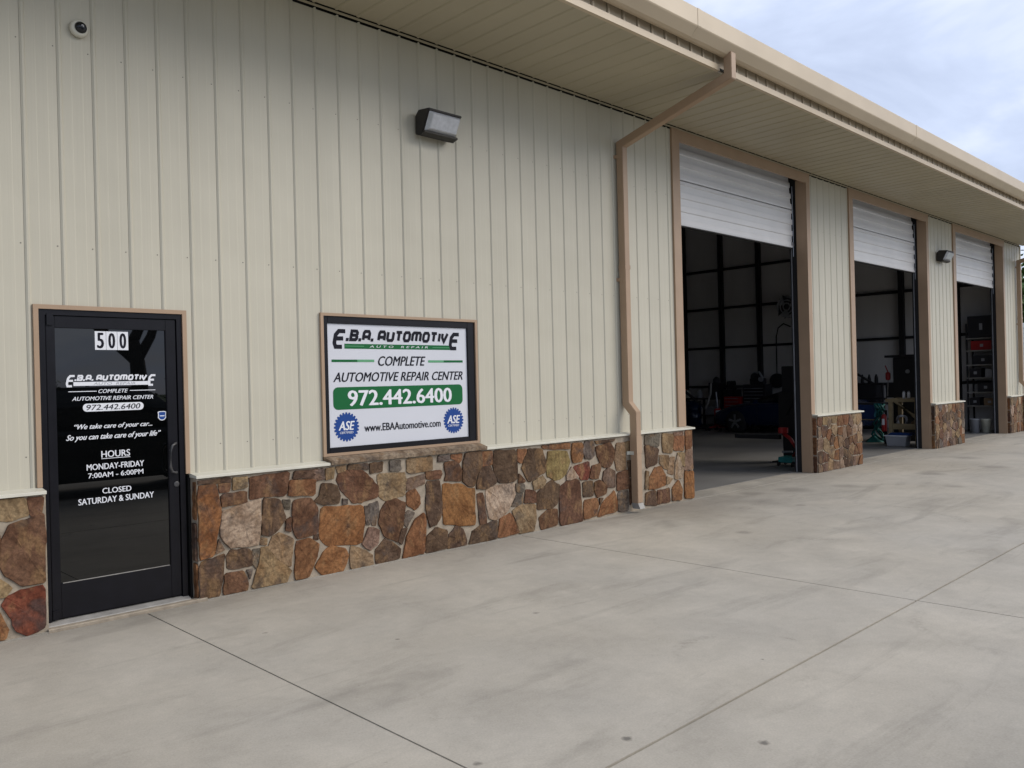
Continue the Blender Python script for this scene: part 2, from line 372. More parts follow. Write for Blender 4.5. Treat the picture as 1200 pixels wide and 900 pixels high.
# screws in rows on the sheet, left of each rib
scm = MB()
for zr in (1.22, 2.72, 4.16):
    kk = math.ceil((XL-RIB0)/RP)
    while RIB0+kk*RP < XR-.1:
        x = RIB0+kk*RP-.022; kk += 1
        if any(o[0]-.03 < x < o[1]+.03 and o[2] < zr < o[3] for o in OPEN): continue
        scm.lathe([(.005,0),(.005,-.002),(.003,-.003)], (x,0,zr), 'y', 6)
scr = scm.build('screw', 'screw', metal_wall); scr['kind'] = 'stuff'
# closure trim at top of the wall
segs = [(XL,XR)]
MB().box(XL,XR,-.026,-.016,5.088,5.106).build('eave_trim', 'soffit', bld)

# end wall, back wall, roof, interior
XE = 24.15
YB = 18.
def roof_z(y): return 5.86+.25*min(y, YB-y)
gx = [(0.125,0),(YB,0),(YB,roof_z(YB)),(YB/2,roof_z(YB/2)),(.125,roof_z(.125))]
ew = MB().prism_x([(y,z) for y,z in gx], XE, XR-.02).build('end_wall', 'insul', bld)
for z in (1.35,2.73,4.13,5.5):
    box('girt', 'frame_steel', ew, XE-.10,XE-.005,.15,YB-.1,z-.04,z+.04)
for y in (1.5,3.03,4.6,6.15,7.71,9.17,10.71,12.2,13.7):
    box('steel_column', 'frame_steel', ew, XE-.26,XE-.105,y-.07,y+.07,0,roof_z(y)-.2)
kk = 0
for y0 in [i*.9 for i in range(20)]:                     # outside cladding of the gable wall
    box('wall_panel', 'wall', ew, XR-.015,XR+.002,y0+.002,y0+.898,1.0 if y0 < 1 else 0,roof_z(y0)-.02)
box('corner_trim', 'wall', bld, XR-.03,XR+.02,-.02,.08,.985,5.09)
bw = box('back_wall', 'insul', bld, 5.5,XE,YB,YB+.1,0,roof_z(YB))
for z in (1.35,2.73,4.13): box('girt', 'frame_steel', bw, 5.5,XE,YB-.1,YB-.005,z-.04,z+.04)
pw = MB().prism_x(gx, 5.4,5.5).build('partition_wall', 'insul', bld)
rf = MB()
rf.add([(XL-.3,-1.6,5.50),(XR+.2,-1.6,5.50),(XR+.2,YB/2,8.11),(XL-.3,YB/2,8.11),(XL-.3,-1.6,5.54),(XR+.2,-1.6,5.54),(XR+.2,YB/2,8.15),(XL-.3,YB/2,8.15)],
       [(0,3,2,1),(4,5,6,7),(0,1,5,4),(1,2,6,5),(3,0,4,7)])
rf.add([(XL-.3,YB+1.6,5.50),(XR+.2,YB+1.6,5.50),(XR+.2,YB/2,8.11),(XL-.3,YB/2,8.11),(XL-.3,YB+1.6,5.54),(XR+.2,YB+1.6,5.54),(XR+.2,YB/2,8.15),(XL-.3,YB/2,8.15)],
       [(0,3,2,1),(4,5,6,7),(0,1,5,4),(1,2,6,5),(3,0,4,7)])
roof = rf.build('roof', 'insul', bld)
for xx in (9.8,15.3,20.9):
    MB().add([(xx-.1,.3,5.65),(xx+.1,.3,5.65),(xx+.1,9,7.75),(xx-.1,9,7.75),(xx-.1,.3,5.2),(xx+.1,.3,5.2),(xx+.1,9,7.3),(xx-.1,9,7.3)],[(0,1,2,3),(4,7,6,5),(0,4,5,1),(1,5,6,2),(2,6,7,3),(3,7,4,0)]).build('rafter', 'frame_steel', roof)
# office block left of the shop (dark behind the tinted door)
box('office_wall', 'dark', bld, XL,5.4,3.0,3.1,0,5.4)
box('left_end_wall', 'wall', bld, XL-.05,XL,0,YB,0,5.5)
# inner faces of the front wall piers
for a, b in ((5.5,7.95),(11.9,13.5),(17.4,19.0),(22.9,24.15)):
    box('pier_lining', 'frame_steel', metal_wall, a,b,.122,.165,0,5.6)

# ---- soffit
SY0, SY1 = -.034, -1.50
soff = box('soffit', 'dark', bld, XL-.3,XR+.1,SY1-.02,-.026,5.135,5.16)
sp = [(0,0),(.014,-.009),(.028,-.009),(.042,0),(.117,-.001),(RP-.003,0)]
def soffit_piece(x0, x1, ya, yb):
    vs = []
    pts = [p for p in sp if x0+p[0] <= x1]
    for x, z in pts: vs += [(x0+x, ya, 5.118+z), (x0+x, yb, 5.118+z), (x0+x, yb, 5.134), (x0+x, ya, 5.134)]
    fs = []; n = len(pts)
    for i in range(n-1):
        for q in range(4): fs.append((i*4+q, i*4+(q+1)%4, (i+1)*4+(q+1)%4, (i+1)*4+q))
    fs += [(0,1,2,3), tuple((n-1)*4+q for q in (3,2,1,0))]
    return MB().add(vs, fs)
SRP = RP
k = 0; proto = None
while XL-.3+k*RP < XR:
    x0 = XL-.3+k*RP; k += 1
    if proto is None:
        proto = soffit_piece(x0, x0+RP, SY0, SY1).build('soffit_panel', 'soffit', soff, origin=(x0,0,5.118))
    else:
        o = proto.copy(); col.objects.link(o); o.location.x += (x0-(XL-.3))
# edge trim, notched for the downspouts
DS = [6.56, 23.93]
ed = []
last = XL-.3
for d in DS: ed.append((last, d-.02)); last = d+.13
ed.append((last, XR+.12))
for a, b in ed: MB().prism_x([(-1.50,5.112),(-1.545,5.112),(-1.545,5.178),(-1.535,5.178),(-1.535,5.125),(-1.50,5.125)], a, b).build('soffit_edge_trim', 'gutter', bld)
fas = box('fascia', 'dark', bld, XL-.3,XR+.1,-1.50,-1.47,5.165,5.5)
k = 0
while XL-.3+k*RP < XR:
    x0 = XL-.3+k*RP; k += 1
    MB().add([(x0+a, y, z) for a, y in ((.002,-1.505),(.008,-1.522),(.03,-1.522),(.036,-1.505),(RP-.002,-1.505)) for z in (5.13,5.45)],
             [(i*2,i*2+2,i*2+3,i*2+1) for i in range(4)]).build('fascia_panel', 'gutter', fas)
# gutter
gp = [(-1.56,5.262),(-1.60,5.258),(-1.635,5.272),(-1.715,5.352),(-1.722,5.365),(-1.722,5.545),(-1.716,5.552),(-1.700,5.552),(-1.700,5.54),(-1.712,5.54),(-1.712,5.37),(-1.63,5.285),(-1.57,5.272),(-1.57,5.50),(-1.56,5.50)]
gut = MB().prism_x(gp, XL-.35, XR+.2).build('gutter', 'gutter', bld)
for x in (-.25,5.87,12.0,18.1,24.0):
    MB().prism_x([(-1.632,5.2685),(-1.7175,5.351),(-1.7255,5.365),(-1.7255,5.549),(-1.7205,5.549),(-1.7205,5.37),(-1.632,5.279)], x-.03, x+.03).build('gutter_joint', 'gutter', gut)

# ---- downspouts
def path_box(mb, pts, w, d):
    """rectangular pipe following (y,z) centre line at x..x+w, depth d across the path"""
    n = len(pts); P = [Vector((0,)+tuple(p)) for p in pts]; lo = []; hi = []
    for i in range(n):
        d0 = (P[i]-P[i-1]).normalized() if i else (P[1]-P[0]).normalized()
        d1 = (P[i+1]-P[i]).normalized() if i < n-1 else d0
        t = (d0+d1).normalized(); nrm = Vector((0,-t.z,t.y)); s_ = d/2/max(.35, nrm.dot(Vector((0,-d0.z,d0.y))))
        lo.append(P[i]+nrm*s_); hi.append(P[i]-nrm*s_)
    return lo, hi
def downspout(x, w=.10, straps=((4.45,0),(2.9,0),(.72,1)), label=None):
    pts = [(-1.63,5.30),(-1.63,5.04),(-.075,4.62),(-.075,1.36),(-.185,1.24),(-.185,.12)]
    lo, hi = path_box(None, pts, w, .10)
    n = len(pts); vs = []
    for a, b in zip(lo, hi): vs += [(x,a.y,a.z),(x+w,a.y,a.z),(x+w,b.y,b.z),(x,b.y,b.z)]
    fs = []
    for i in range(n-1):
        for q in range(4): fs.append((i*4+q, i*4+(q+1)%4, (i+1)*4+(q+1)%4, (i+1)*4+q))
    fs += [(0,1,2,3), tuple((n-1)*4+q for q in (3,2,1,0))]
    ds = MB().add(vs, fs).build('downspout', 'trim', bld, bevel=.006)
    if label: ds['label'] = label
    for z in (3.05,):
        box('pipe_joint', 'trim', ds, x-.003,x+w+.003,-.129,-.022,z,z+.05)
    box('pipe_joint', 'trim', ds, x-.003,x+w+.003,-.239,-.132,.74,.95)
    for z, lowr in straps:
        yb = -.112 if lowr else -.002; yf = -.19 if lowr else -.10
        box('strap', 'sill' if lowr else 'trim', ds, x-.045,x-.004,yb-.004,yb,z,z+.045)
        box('strap', 'sill' if lowr else 'trim', ds, x-.006,x-.002,yf,yb,z,z+.045)
    MB().box(x+.015,x+w-.015,-.27,-.15,.05,.056).add([(x,-.235,.12),(x+w,-.235,.12),(x+w,-.27,.05),(x,-.27,.05)],[(0,1,2,3)]).add([(x,-.135,.12),(x,-.235,.12),(x,-.27,.05),(x,-.15,.05)],[(0,1,2,3)]).build('outlet_flap', 'alu', ds)
    return ds
downspout(DS[0], label='downspout left of the first bay, running from gutter to pavement')
downspout(DS[1], straps=((4.45,0),(2.9,0)), label='downspout at the far corner of the building')

# ---- stone wainscot
CL = {'b':(.135,.070,.040),'d':(.105,.066,.042),'o':(.24,.112,.045),'q':(.21,.10,.046),'t':(.25,.175,.10),'w':(.36,.28,.205),
      'g':(.135,.112,.092),'p':(.19,.125,.088),'y':(.25,.19,.08),'r':(.17,.052,.032)}
SWS = []
BL = [(-5.2,-.005),(1.065,7.985),(11.715,13.50),(17.275,19.14),(22.81,24.43)]
for a, b in BL: SWS.append((a, b, MB().box(a,b,-.10,.018,-.02,.962).build('stone_wainscot', 'mortar', bld)))
def block(x):
    return min(SWS, key=lambda q: 0 if q[0]-.05 <= x <= q[1]+.05 else min(abs(x-q[0]), abs(x-q[1])))[2]
def chaikin(P, it=1, q=.22):
    for _ in range(it):
        N = []
        for i in range(len(P)):
            a, b = P[i], P[(i+1)%len(P)]
            N += [(a[0]*(1-q)+b[0]*q, a[1]*(1-q)+b[1]*q), (a[0]*q+b[0]*(1-q), a[1]*q+b[1]*(1-q))]
        P = N
    return P
def grow(P, d):
    if d == 0: return P
    A = sum(P[i][0]*P[(i+1)%len(P)][1]-P[(i+1)%len(P)][0]*P[i][1] for i in range(len(P))); sg = 1 if A > 0 else -1; N = []
    for i in range(len(P)):
        a, b, c = Vector(P[i-1]), Vector(P[i]), Vector(P[(i+1)%len(P)])
        u = (b-a).normalized() if (b-a).length > 1e-5 else Vector((1,0)); v = (c-b).normalized() if (c-b).length > 1e-5 else u
        n1_, n2_ = Vector((u.y,-u.x))*sg, Vector((v.y,-v.x))*sg; nn = (n1_+n2_)
        if nn.length < .2: nn = n1_
        nn.normalize(); q = b+nn*d/max(.8, nn.dot(n1_)); N.append((q.x,q.y))
    return N
def stone(P, c, side=None, yb=-.10, grow_=False):
    """P: outline (x,z) in metres on the face of the wall; side: (sign, xface) for a return face where P is (y,z)"""
    P = grow(P, (.0102 if min(max(p[0] for p in P)-min(p[0] for p in P), max(p[1] for p in P)-min(p[1] for p in P)) > .11 else .005) if grow_ else 0)
    P = chaikin(P, 1, .085); Q = []
    for i in range(len(P)):
        a_, b_q = P[i], P[(i+1)%len(P)]; L_ = math.hypot(b_q[0]-a_[0], b_q[1]-a_[1]); Q.append(a_)
        for k_ in range(1, int(L_/.06)+1):
            f_ = k_/(int(L_/.06)+1); Q.append((a_[0]+(b_q[0]-a_[0])*f_, a_[1]+(b_q[1]-a_[1])*f_))
    P = Q
    n = len(P); cx = sum(p[0] for p in P)/n; cz = sum(p[1] for p in P)/n
    size = max(max(p[0] for p in P)-min(p[0] for p in P), max(p[1] for p in P)-min(p[1] for p in P))
    P = [(x+random.uniform(-.005,.005)*min(1,size*6), z+random.uniform(-.005,.005)*min(1,size*6)) for x, z in P]
    h = random.uniform(.009,.021); tx, tz = random.uniform(-.05,.05), random.uniform(-.05,.05)
    def fy(x, z, k): return -k+(x-cx)*tx*.5+(z-cz)*tz*.5
    rings = []
    for sc_, k in ((1.0,-.012),(1.0,h*.6),(.98,h*.95),(.5,h*1.05)):
        rings.append([(cx+(x-cx)*sc_, fy(x,z,k) if k < 0 else min(-.0035 if sc_ == 1 else -.0055, fy(x,z,k)+(random.uniform(-.003,.003) if sc_ < 1 else 0)), cz+(z-cz)*sc_) for x, z in P])
    vs = [v for r in rings for v in r]+[(cx, fy(cx,cz,h*1.08), cz)]
    fs = []
    for i in range(3):
        for k in range(n): fs.append((i*n+k, i*n+(k+1)%n, (i+1)*n+(k+1)%n, (i+1)*n+k))
    for k in range(n): fs.append((3*n+k, 3*n+(k+1)%n, 4*n))
    if side: vs = [(side[1]+side[0]*(-v[1]), v[0], v[2]) for v in vs]
    else: vs = [(x, y+yb, z) for x, y, z in vs]
    o = MB().add(vs, fs).build('stone', 'stone', block(side[1] if side else cx))
    pass
    j = random.uniform(.88,1.14); cc = CL[c]
    o.color = (cc[0]*j, cc[1]*j*random.uniform(.95,1.04), cc[2]*j*random.uniform(.92,1.06), 1)
    return o
DATA = """o 102,90 122,90 125,69 122,53 118,34 102,32
d 106,96 134,95 135,91 123,91 106,92
b 124,90 134,90 133,83 125,83
t 136,94 149,94 148,85 136,84
b 126,81 148,82 148,73 127,71
b 151,93 187,94 183,75 162,76 151,75
w 126,67 148,72 159,74 159,52 157,37 150,37 132,38 125,48
d 163,74 178,71 182,55 175,47 168,43 160,45
g 180,71 187,70 186,62 182,63
b 183,54 187,55 187,43 182,45
b 190,69 207,69 214,59 213,38 193,36 189,45
q 187,86 212,85 211,72 186,74
d 191,94 216,94 216,87 190,88
p 120,36 123,46 127,37 122,35
d 102,29 128,33 126,20 123,-1 102,1
d 133,35 149,34 152,28 150,20 130,21 130,32
b 128,17 143,17 147,5 146,-1 126,-1
g 146,17 151,17 149,9
g 152,33 158,33 155,17 152,21
t 170,41 177,43 189,36 186,13 177,20 166,32
t 160,33 165,33 170,24 186,10 182,0 150,-1 158,22
q 192,33 205,34 213,28 212,19 202,0 190,0
t 159,42 165,40 164,35 159,36
p 205,93 220,94 221,85 215,84 205,87
t 222,93 231,94 230,84 222,84
d 219,81 232,78 236,69 235,62 220,62 210,66 216,71
g 239,65 244,64 244,60 239,60
t 233,97 243,96 243,90 235,89
d 245,96 267,96 267,89 245,91
b 235,87 246,90 261,88 267,83 277,72 277,63 260,60 251,60 238,73 234,82
d 269,95 284,95 283,86 269,85
g 291,95 304,96 304,85 292,85
t 278,83 308,82 310,74 308,61 285,58 279,63 278,77
t 312,96 343,96 342,82 315,81 312,83
o 217,60 260,56 261,40 259,24 253,22 221,26 215,34
g 262,55 267,55 268,38 264,38
g 267,57 277,58 278,48 274,36 270,37
p 266,35 277,32 275,19 267,15 259,21
b 287,57 298,58 309,52 307,36 298,18 284,25 278,38 281,50
q 311,62 320,66 326,57 326,50 320,45 311,51
p 310,75 332,78 332,70 318,66 311,65
g 309,43 312,45 319,42 310,30 306,34
d 303,29 310,29 303,14 299,18
d 210,37 213,37 213,32 209,33
o 210,9 219,20 226,24 240,20 243,13 238,-2 216,1
t 246,21 261,15 270,8 270,0 257,-2 246,0
d 273,13 284,22 293,17 301,10 300,2 289,-2 274,0
q 304,1 310,21 320,35 330,40 332,34 330,2 309,0
b 334,80 354,80 355,77 352,72 335,73
d 335,70 351,70 353,53 352,36 346,28 338,26 334,42
o 356,66 380,63 389,58 397,57 397,20 377,22 371,24 356,26 355,51
g 350,97 365,96 365,90 350,89
q 367,97 382,96 381,89 377,84 373,89 367,91
b 358,87 370,88 376,84 380,77 379,67 358,70 360,75
d 386,97 408,95 408,80 401,72 397,60 389,61 382,67 383,85
q 409,94 423,94 422,80 409,80
d 404,72 409,78 419,79 426,68 428,60 414,56 400,57
d 427,94 459,92 459,62 453,59 432,60 426,72 424,80
b 401,51 409,51 413,20 404,19
w 414,54 430,57 455,57 457,44 444,28 428,21 417,24 413,42
g 457,56 470,54 469,46 458,47
g 450,32 458,44 468,44 467,33
d 388,1 393,13 402,17 428,20 427,0 398,0
q 432,21 448,25 456,11 460,3 429,1
d 334,17 346,24 359,19 359,2 332,0
d 360,1 362,14 372,22 380,18 385,6 385,0 362,0
q 461,93 474,92 474,89 466,78 461,81
d 478,92 499,91 504,77 504,65 477,56 467,72 470,79
b 462,67 472,58 470,56 461,57
t 483,55 499,60 504,55 502,48 486,47
q 499,96 547,95 547,88 507,90 500,92
y 509,87 540,85 546,72 539,60 529,54 520,54 507,60 507,74
q 551,93 568,93 570,82 566,72 551,71 548,82
g 573,94 589,93 590,78 583,73 572,75 569,84
d 591,93 629,94 626,91 593,90
b 593,86 619,90 627,81 626,70 618,60 607,61 600,66 595,76
r 552,66 579,70 580,59 576,49 564,50
b 584,63 600,66 600,59 594,48 580,50
p 606,55 615,59 628,53 627,35 612,36 604,47
w 539,57 548,66 560,53 540,52
d 568,46 585,46 586,29 568,29
b 589,44 598,46 611,37 610,29 593,26 588,35
b 527,44 537,49 545,53 562,49 566,2 563,0 526,1
q 569,25 593,24 595,15 591,4 568,3
o 604,19 626,30 630,18 630,5 593,2 599,13
d 597,24 604,24 597,16
t 632,87 647,88 650,54 632,54 628,69
b 632,51 653,53 654,30 631,30
g 633,27 653,27 652,3 633,4
b 472,48 488,44 488,32 470,34
d 490,43 514,54 526,47 522,27 515,23 490,24
b 492,14 509,22 523,20 522,3 495,1
t 451,26 462,32 487,30 487,13 484,0 461,2 459,11
t 648,88 658,89 659,77 650,76
d 653,65 661,65 660,44 656,45
b 656,42 662,42 664,14 656,9
t -35,96 -14,96 -12,83 -23,80 -35,83
b -12,96 -2,96 -3,83 -10,82
b -23,77 -14,79 -2,82 -2,62 -3,35 -17,36 -27,45 -29,51 -28,67
r -26,28 -17,32 -3,32 -3,4 -13,1 -21,6 -23,14 -28,24
t -35,44 -29,41 -23,34 -27,30 -35,30
o -35,24 -30,20 -25,6 -27,1 -36,2
b -35,80 -30,75 -29,67 -30,48 -36,48
g 690,95 722,95 720,78 689,83
t 727,94 752,92 749,67 728,70
p 753,94 777,94 777,89 755,89
q 754,88 778,88 775,68 752,71
q 781,95 796,95 795,72 781,69
p 780,67 795,70 796,41 775,42
o 777,40 800,38 800,2 776,4
d 689,82 719,75 715,56 692,52
t 721,66 742,64 739,46 731,48 720,57
t 744,61 755,61 750,38 738,41
w 761,64 774,44 770,32 754,32 756,52
t 761,66 777,65 776,47 770,50
q 696,25 697,38 709,50 723,51 733,40 733,26 708,24
t 690,49 696,47 693,25 688,25
t 735,37 749,33 740,27 734,27
d 689,20 710,22 713,2 688,5
b 714,20 741,21 743,3 714,3
q 748,20 762,30 770,16 767,3 747,4"""
for line in DATA.splitlines():
    a = line.split()
    P = [tuple(float(v)/100 for v in q.split(',')) for q in a[1:]]
    P = [(x, min(.945, max(.012, z))) for x, z in P]
    cx = sum(p[0] for p in P)/len(P)
    lo, hi = (1.075,7.975) if cx > .5 else (-5.2,-.018)
    P = [(min(hi, max(lo, x)), z) for x, z in P]
    stone(P, a[0], grow_=True)
def clip(poly, nx, nz, d):
    out_ = []
    for i in range(len(poly)):
        a, b = poly[i], poly[(i+1)%len(poly)]
        da, db = a[0]*nx+a[1]*nz-d, b[0]*nx+b[1]*nz-d
        if da <= 0: out_.append(a)
        if da*db < 0:
            t_ = da/(da-db); out_.append((a[0]+(b[0]-a[0])*t_, a[1]+(b[1]-a[1])*t_))
    return out_
def rubble(x0, x1, z0, z1, cell, pal, gap=.0085, **kw):
    nx = max(1, round((x1-x0)/cell)); nz = max(1, round((z1-z0)/cell)); S = []
    for i in range(nx):
        for j in range(nz):
            S.append((x0+(i+.5+random.uniform(-.36,.36))*(x1-x0)/nx, z0+(j+.5+random.uniform(-.38,.38))*(z1-z0)/nz))
    for i, s in enumerate(S):
        poly = [(x0+gap*.5,z0+gap),(x1-gap*.5,z0+gap),(x1-gap*.5,z1-gap),(x0+gap*.5,z1-gap)]
        for j, q in enumerate(S):
            if i == j: continue
            dx, dz = q[0]-s[0], q[1]-s[1]; L = math.hypot(dx, dz)
            if L > cell*3.5: continue
            nx_, nz_ = dx/L, dz/L
            poly = clip(poly, nx_, nz_, (s[0]+q[0])/2*nx_+(s[1]+q[1])/2*nz_-gap)
            if len(poly) < 3: break
        if len(poly) < 3: continue
        stone(poly, random.choice(pal), **kw)
for (a, b), cell in zip(BL[2:], (.20,.20,.22)):
    rubble(a, b, 0, .95, cell, 'bdqtttgpptbdwq')
rubble(-1.9,-.62, 0, .95, .3, 'bdqtobr')
# return faces of the stone blocks that face the camera
for x in (1.065, 11.715, 17.275, 22.81):
    zs = [0,.3,.62,.945]
    for z0, z1 in zip(zs, zs[1:]):
        stone([(-.094,z0+.012),(-.03,z0+.012),(-.03,z1-.012),(-.094,z1-.012)], random.choice('bdq'), side=(-1,x))
# sill flashing
def sill(a, b, back=.0):
    MB().prism_x([(-.001,1.000),(-.015,.998),(-.128,.985),(-.132,.981),(-.132,.963),(-.126,.963),(-.126,.966),(-.001,.966)], a, b).build('sill_flashing', 'sill', block((a+b)/2))
sill(-5.2,-.005); sill(1.052,2.262); sill(4.142,6.552); sill(6.67,8.015); sill(11.70,13.56); sill(17.26,19.175); sill(22.80,24.46)
box('sill_flashing', 'sill', block(6.6), 6.552,6.67,-.06,-.001,.966,.998)
# rough stone ledge under the window
led = MB(); n = 18; vs = []
for i in range(n+1):
    x = 2.266+(4.138-2.266)*i/n; f = random.uniform(-.012,.012)
    vs += [(x,-.13+f,.966),(x,-.135+f,1.0+random.uniform(-.006,.006)),(x,-.04,1.028+random.uniform(-.004,.004)),(x,.0,1.03),(x,.0,.966)]
fs = [(i*5+q, i*5+(q+1)%5, (i+1)*5+(q+1)%5, (i+1)*5+q) for i in range(n) for q in range(5)]+[(0,1,2,3,4),tuple(n*5+q for q in (4,3,2,1,0))]
lo_ = led.add(vs, fs).build('window_ledge', 'stone', block(3)); lo_.color = (.27,.21,.15,1)

# ---- trims of the bays, jambs, overhead doors
for bi, (a, b) in enumerate(BAYS):
    tl, tr = .172, .128
    box('bay_trim', 'trim', bld, a,a+tl,-.030,.0,1.0,5.09)
    box('bay_trim', 'trim', bld, b-tr,b,-.030,.0,1.0,5.09)
    box('bay_trim', 'trim', bld, a+tl,b-tr,-.030,.0,4.925,5.084)
    box('bay_jamb', 'trim', bld, a+.085,a+tl,.001,.165,.0,4.984)
    box('bay_jamb', 'trim', bld, b-tr,b-.04,.001,.165,.0,4.984)
    box('bay_jamb', 'trim', bld, b-tr+.012,b-.04,-.028,.0,.0,.998)
    box('bay_head', 'trim', bld, a+tl,b-tr,.001,.06,4.985,5.0)
    # dark steel framing of the opening
    box('door_frame_post', 'frame_steel', bld, b-tr+.02,b+.12,.167,.30,0,5.5)
    box('door_frame_post', 'frame_steel', bld, a-.02,a+tl-.02,.167,.30,0,5.5)
    # overhead door
    dr = thing('overhead_door', ((a+b)/2,.25,3.84), ['white sectional overhead door of the nearest bay, raised most of the way','white sectional overhead door of the middle bay, raised most of the way','white sectional overhead door of the farthest bay, raised most of the way'][bi], 'garage door', 'white overhead doors in the bays')
    x0, x1 = a+.13, b-.20
    # (z0, z1, y0, y1): the top section leans inwards
    for z0, z1, yb, yt in ((3.845,4.490,.215,.215),(4.499,5.12,.217,.262),(5.12,5.42,.264,.60)):
        H = z1-z0; pr = []
        for t_, d_ in ((0,0),(.0,-.014),(.04,-.020),(.15,-.020),(.165,-.002),(.30,-.002),(.315,-.020),(.44,-.020),(.455,-.002),(.60,-.002),(.615,-.020),(.74,-.020),(.755,-.002),(.90,-.002),(.915,-.018),(.985,-.016),(.992,.03),(0,.03)):
            pr.append((yb+(yt-yb)*t_+d_, z0+H*t_))
        MB().prism_x(pr, x0, x1).build('door_section', 'white', dr)
    box('bottom_seal', 'rubber', dr, x0,x1,.195,.235,3.825,3.844)
    for s_, xx in ((1,b-tr-.045),(-1,a+tl+.02)):
        MB().box(xx+.004,xx+.016,.235,.250,.0,3.9).box(xx+.016,xx+.020,.250,.256,.0,3.9).build('door_track', 'steel', dr)
        MB().tube([(xx+.01,.25,3.9),(xx+.01,.27,4.3),(xx+.01,.40,4.75),(xx+.01,.8,5.1),(xx+.01,2.5,5.3)], .016, 6).build('door_track', 'steel', dr)
    MB().tube([(b-.16,.21,4.9),(b-.17,.20,4.2),(b-.15,.215,3.7)], .006, 5).build('lift_cable', 'steel', dr)
    box('hinge_bracket', 'steel', dr, x1-.06,x1+.03,.19,.20,3.88,3.94)

# ---- entrance door
door = box('entrance_door', 'black', bld, .0,1.016,.030,.055,.03,2.262)
box('door_trim', 'trim', door, -.034,-.001,-.024,.0,1.0,2.294); box('door_trim', 'trim', door, 1.017,1.05,-.024,.0,1.0,2.294)
box('door_trim', 'trim', door, -.001,1.017,-.024,.0,2.263,2.294)
MB().box(.001,.042,-.01,.029,.03,2.262).box(.974,1.015,-.01,.029,.03,2.262).box(.042,.974,-.01,.029,2.222,2.262).build('door_frame', 'black', door)
MB().box(.048,.107,.0,.028,.05,2.216).box(.89,.968,.0,.028,.05,2.216).box(.107,.89,.0,.028,2.132,2.216).box(.107,.89,.0,.028,.05,.298).build('door_leaf_frame', 'black', door, bevel=.003)
box('glass_pane', 'glass', door, .107,.89,.014,.026,.298,2.132)
box('glazing_bead', 'alu', door, .12,.88,-.001,.012,.296,.300)
box('hinge', 'black', door, .052,.094,-.016,-.001,2.15,2.235); box('hinge', 'black', door, .046,.085,-.016,-.001,.05,.11)
MB().tube([(.95,.0,1.245),(.93,-.05,1.25),(.90,-.062,1.235),(.885,-.064,1.20),(.882,-.064,1.07),(.895,-.062,1.03),(.93,-.05,1.018),(.95,.0,1.02)], .0095, 8).build('pull_handle', 'handle', door, smooth=True)
MB().lathe([(.021,0),(.021,-.006),(.015,-.008),(.004,-.008)], (.947,-.001,.925), 'y', 14).build('lock_cylinder', 'handle', door)
MB().prism_x([(-.075,.002),(-.06,.022),(.0,.036),(.03,.036),(.03,.002)], .0,1.016).build('threshold', 'alu', door)
MB().prism_x([(-.128,-.01),(-.128,.012),(-.122,.018),(-.074,.018),(-.074,-.01)], -.012,1.12).build('door_step', 'mortar', door)

# ---- text helpers
def text_mesh(body, shear=0., bold=0.):
    cu = bpy.data.curves.new('t', 'FONT'); cu.body = body; cu.size = 1; cu.shear = shear; cu.offset = bold; cu.extrude = 0; cu.resolution_u = 3
    ob = bpy.data.objects.new('t', cu); col.objects.link(ob)
    dg = bpy.context.evaluated_depsgraph_get(); me = bpy.data.meshes.new_from_object(ob.evaluated_get(dg))
    bpy.data.objects.remove(ob); vs = [tuple(v.co) for v in me.vertices]; fs = [tuple(p.vertices) for p in me.polygons]
    bpy.data.meshes.remove(me); bpy.data.curves.remove(cu); return vs, fs
def put_text(name, body, x0, x1, z0, z1, y, m, parent, shear=0., bold=0.):
    vs, fs = text_mesh(body, shear, 0)
    ax, bx = min(v[0] for v in vs), max(v[0] for v in vs); az, bz = min(v[1] for v in vs), max(v[1] for v in vs)
    W = [(x0+(v[0]-ax)/(bx-ax)*(x1-x0), y, z0+(v[1]-az)/(bz-az)*(z1-z0)) for v in vs]
    n = len(W); MBo = MB().add(W, fs)
    bd = bold*(z1-z0)*.9
    if bd:
        ins = 1-2*bd/(x1-x0); W = [(x0+bd+(v[0]-x0)*ins, v[1], v[2]) for v in W]; MBo = MB()
        for q, (dx, dz) in enumerate(((-1,0),(1,0),(-.5,.6),(.5,-.6),(0,0))):
            MBo.add([(v[0]+dx*bd, v[1]-q*.00012, v[2]+dz*bd*.5) for v in W], fs)
    me = bpy.data.meshes.new(name); o0 = world_loc(parent)
    me.from_pydata([tuple(Vector(v)-o0) for v in MBo.v], [], MBo.f); me.materials.append(M[m])
    o = bpy.data.objects.new(name, me); col.objects.link(o); o.parent = parent
    return o
GL = {'A':[[(0,0),(0,.78),(.18,1),(.82,1),(1,.78),(1,0)],[(0,.36),(1,.36)]],
 'B':[[(0,.5),(0,1),(.82,1),(1,.84),(1,.66),(.82,.52),(0,.52)],[(0,.52),(0,0),(.82,0),(1,.16),(1,.36),(.82,.52)]],
 'U':[[(0,1),(0,.2),(.16,0),(.84,0),(1,.2),(1,1)]],'T':[[(-.06,1),(1.06,1)],[(.5,1),(.5,0)]],
 'O':[[(.2,0),(0,.22),(0,.78),(.2,1),(.8,1),(1,.78),(1,.22),(.8,0),(.2,0)]],
 'M':[[(0,0),(0,.82),(.14,1),(.86,1),(1,.82),(1,0)],[(.5,1),(.5,0)]],'I':[[(.5,0),(.5,1)]],
 'V':[[(0,1),(0,.5),(.45,0),(1,1)]],'E':[[(1,1),(.28,1),(0,.76),(0,.24),(.2,0),(.92,0)],[(0,.53),(.9,.53)]],'.':[[(.35,.0),(.65,.0)]]}
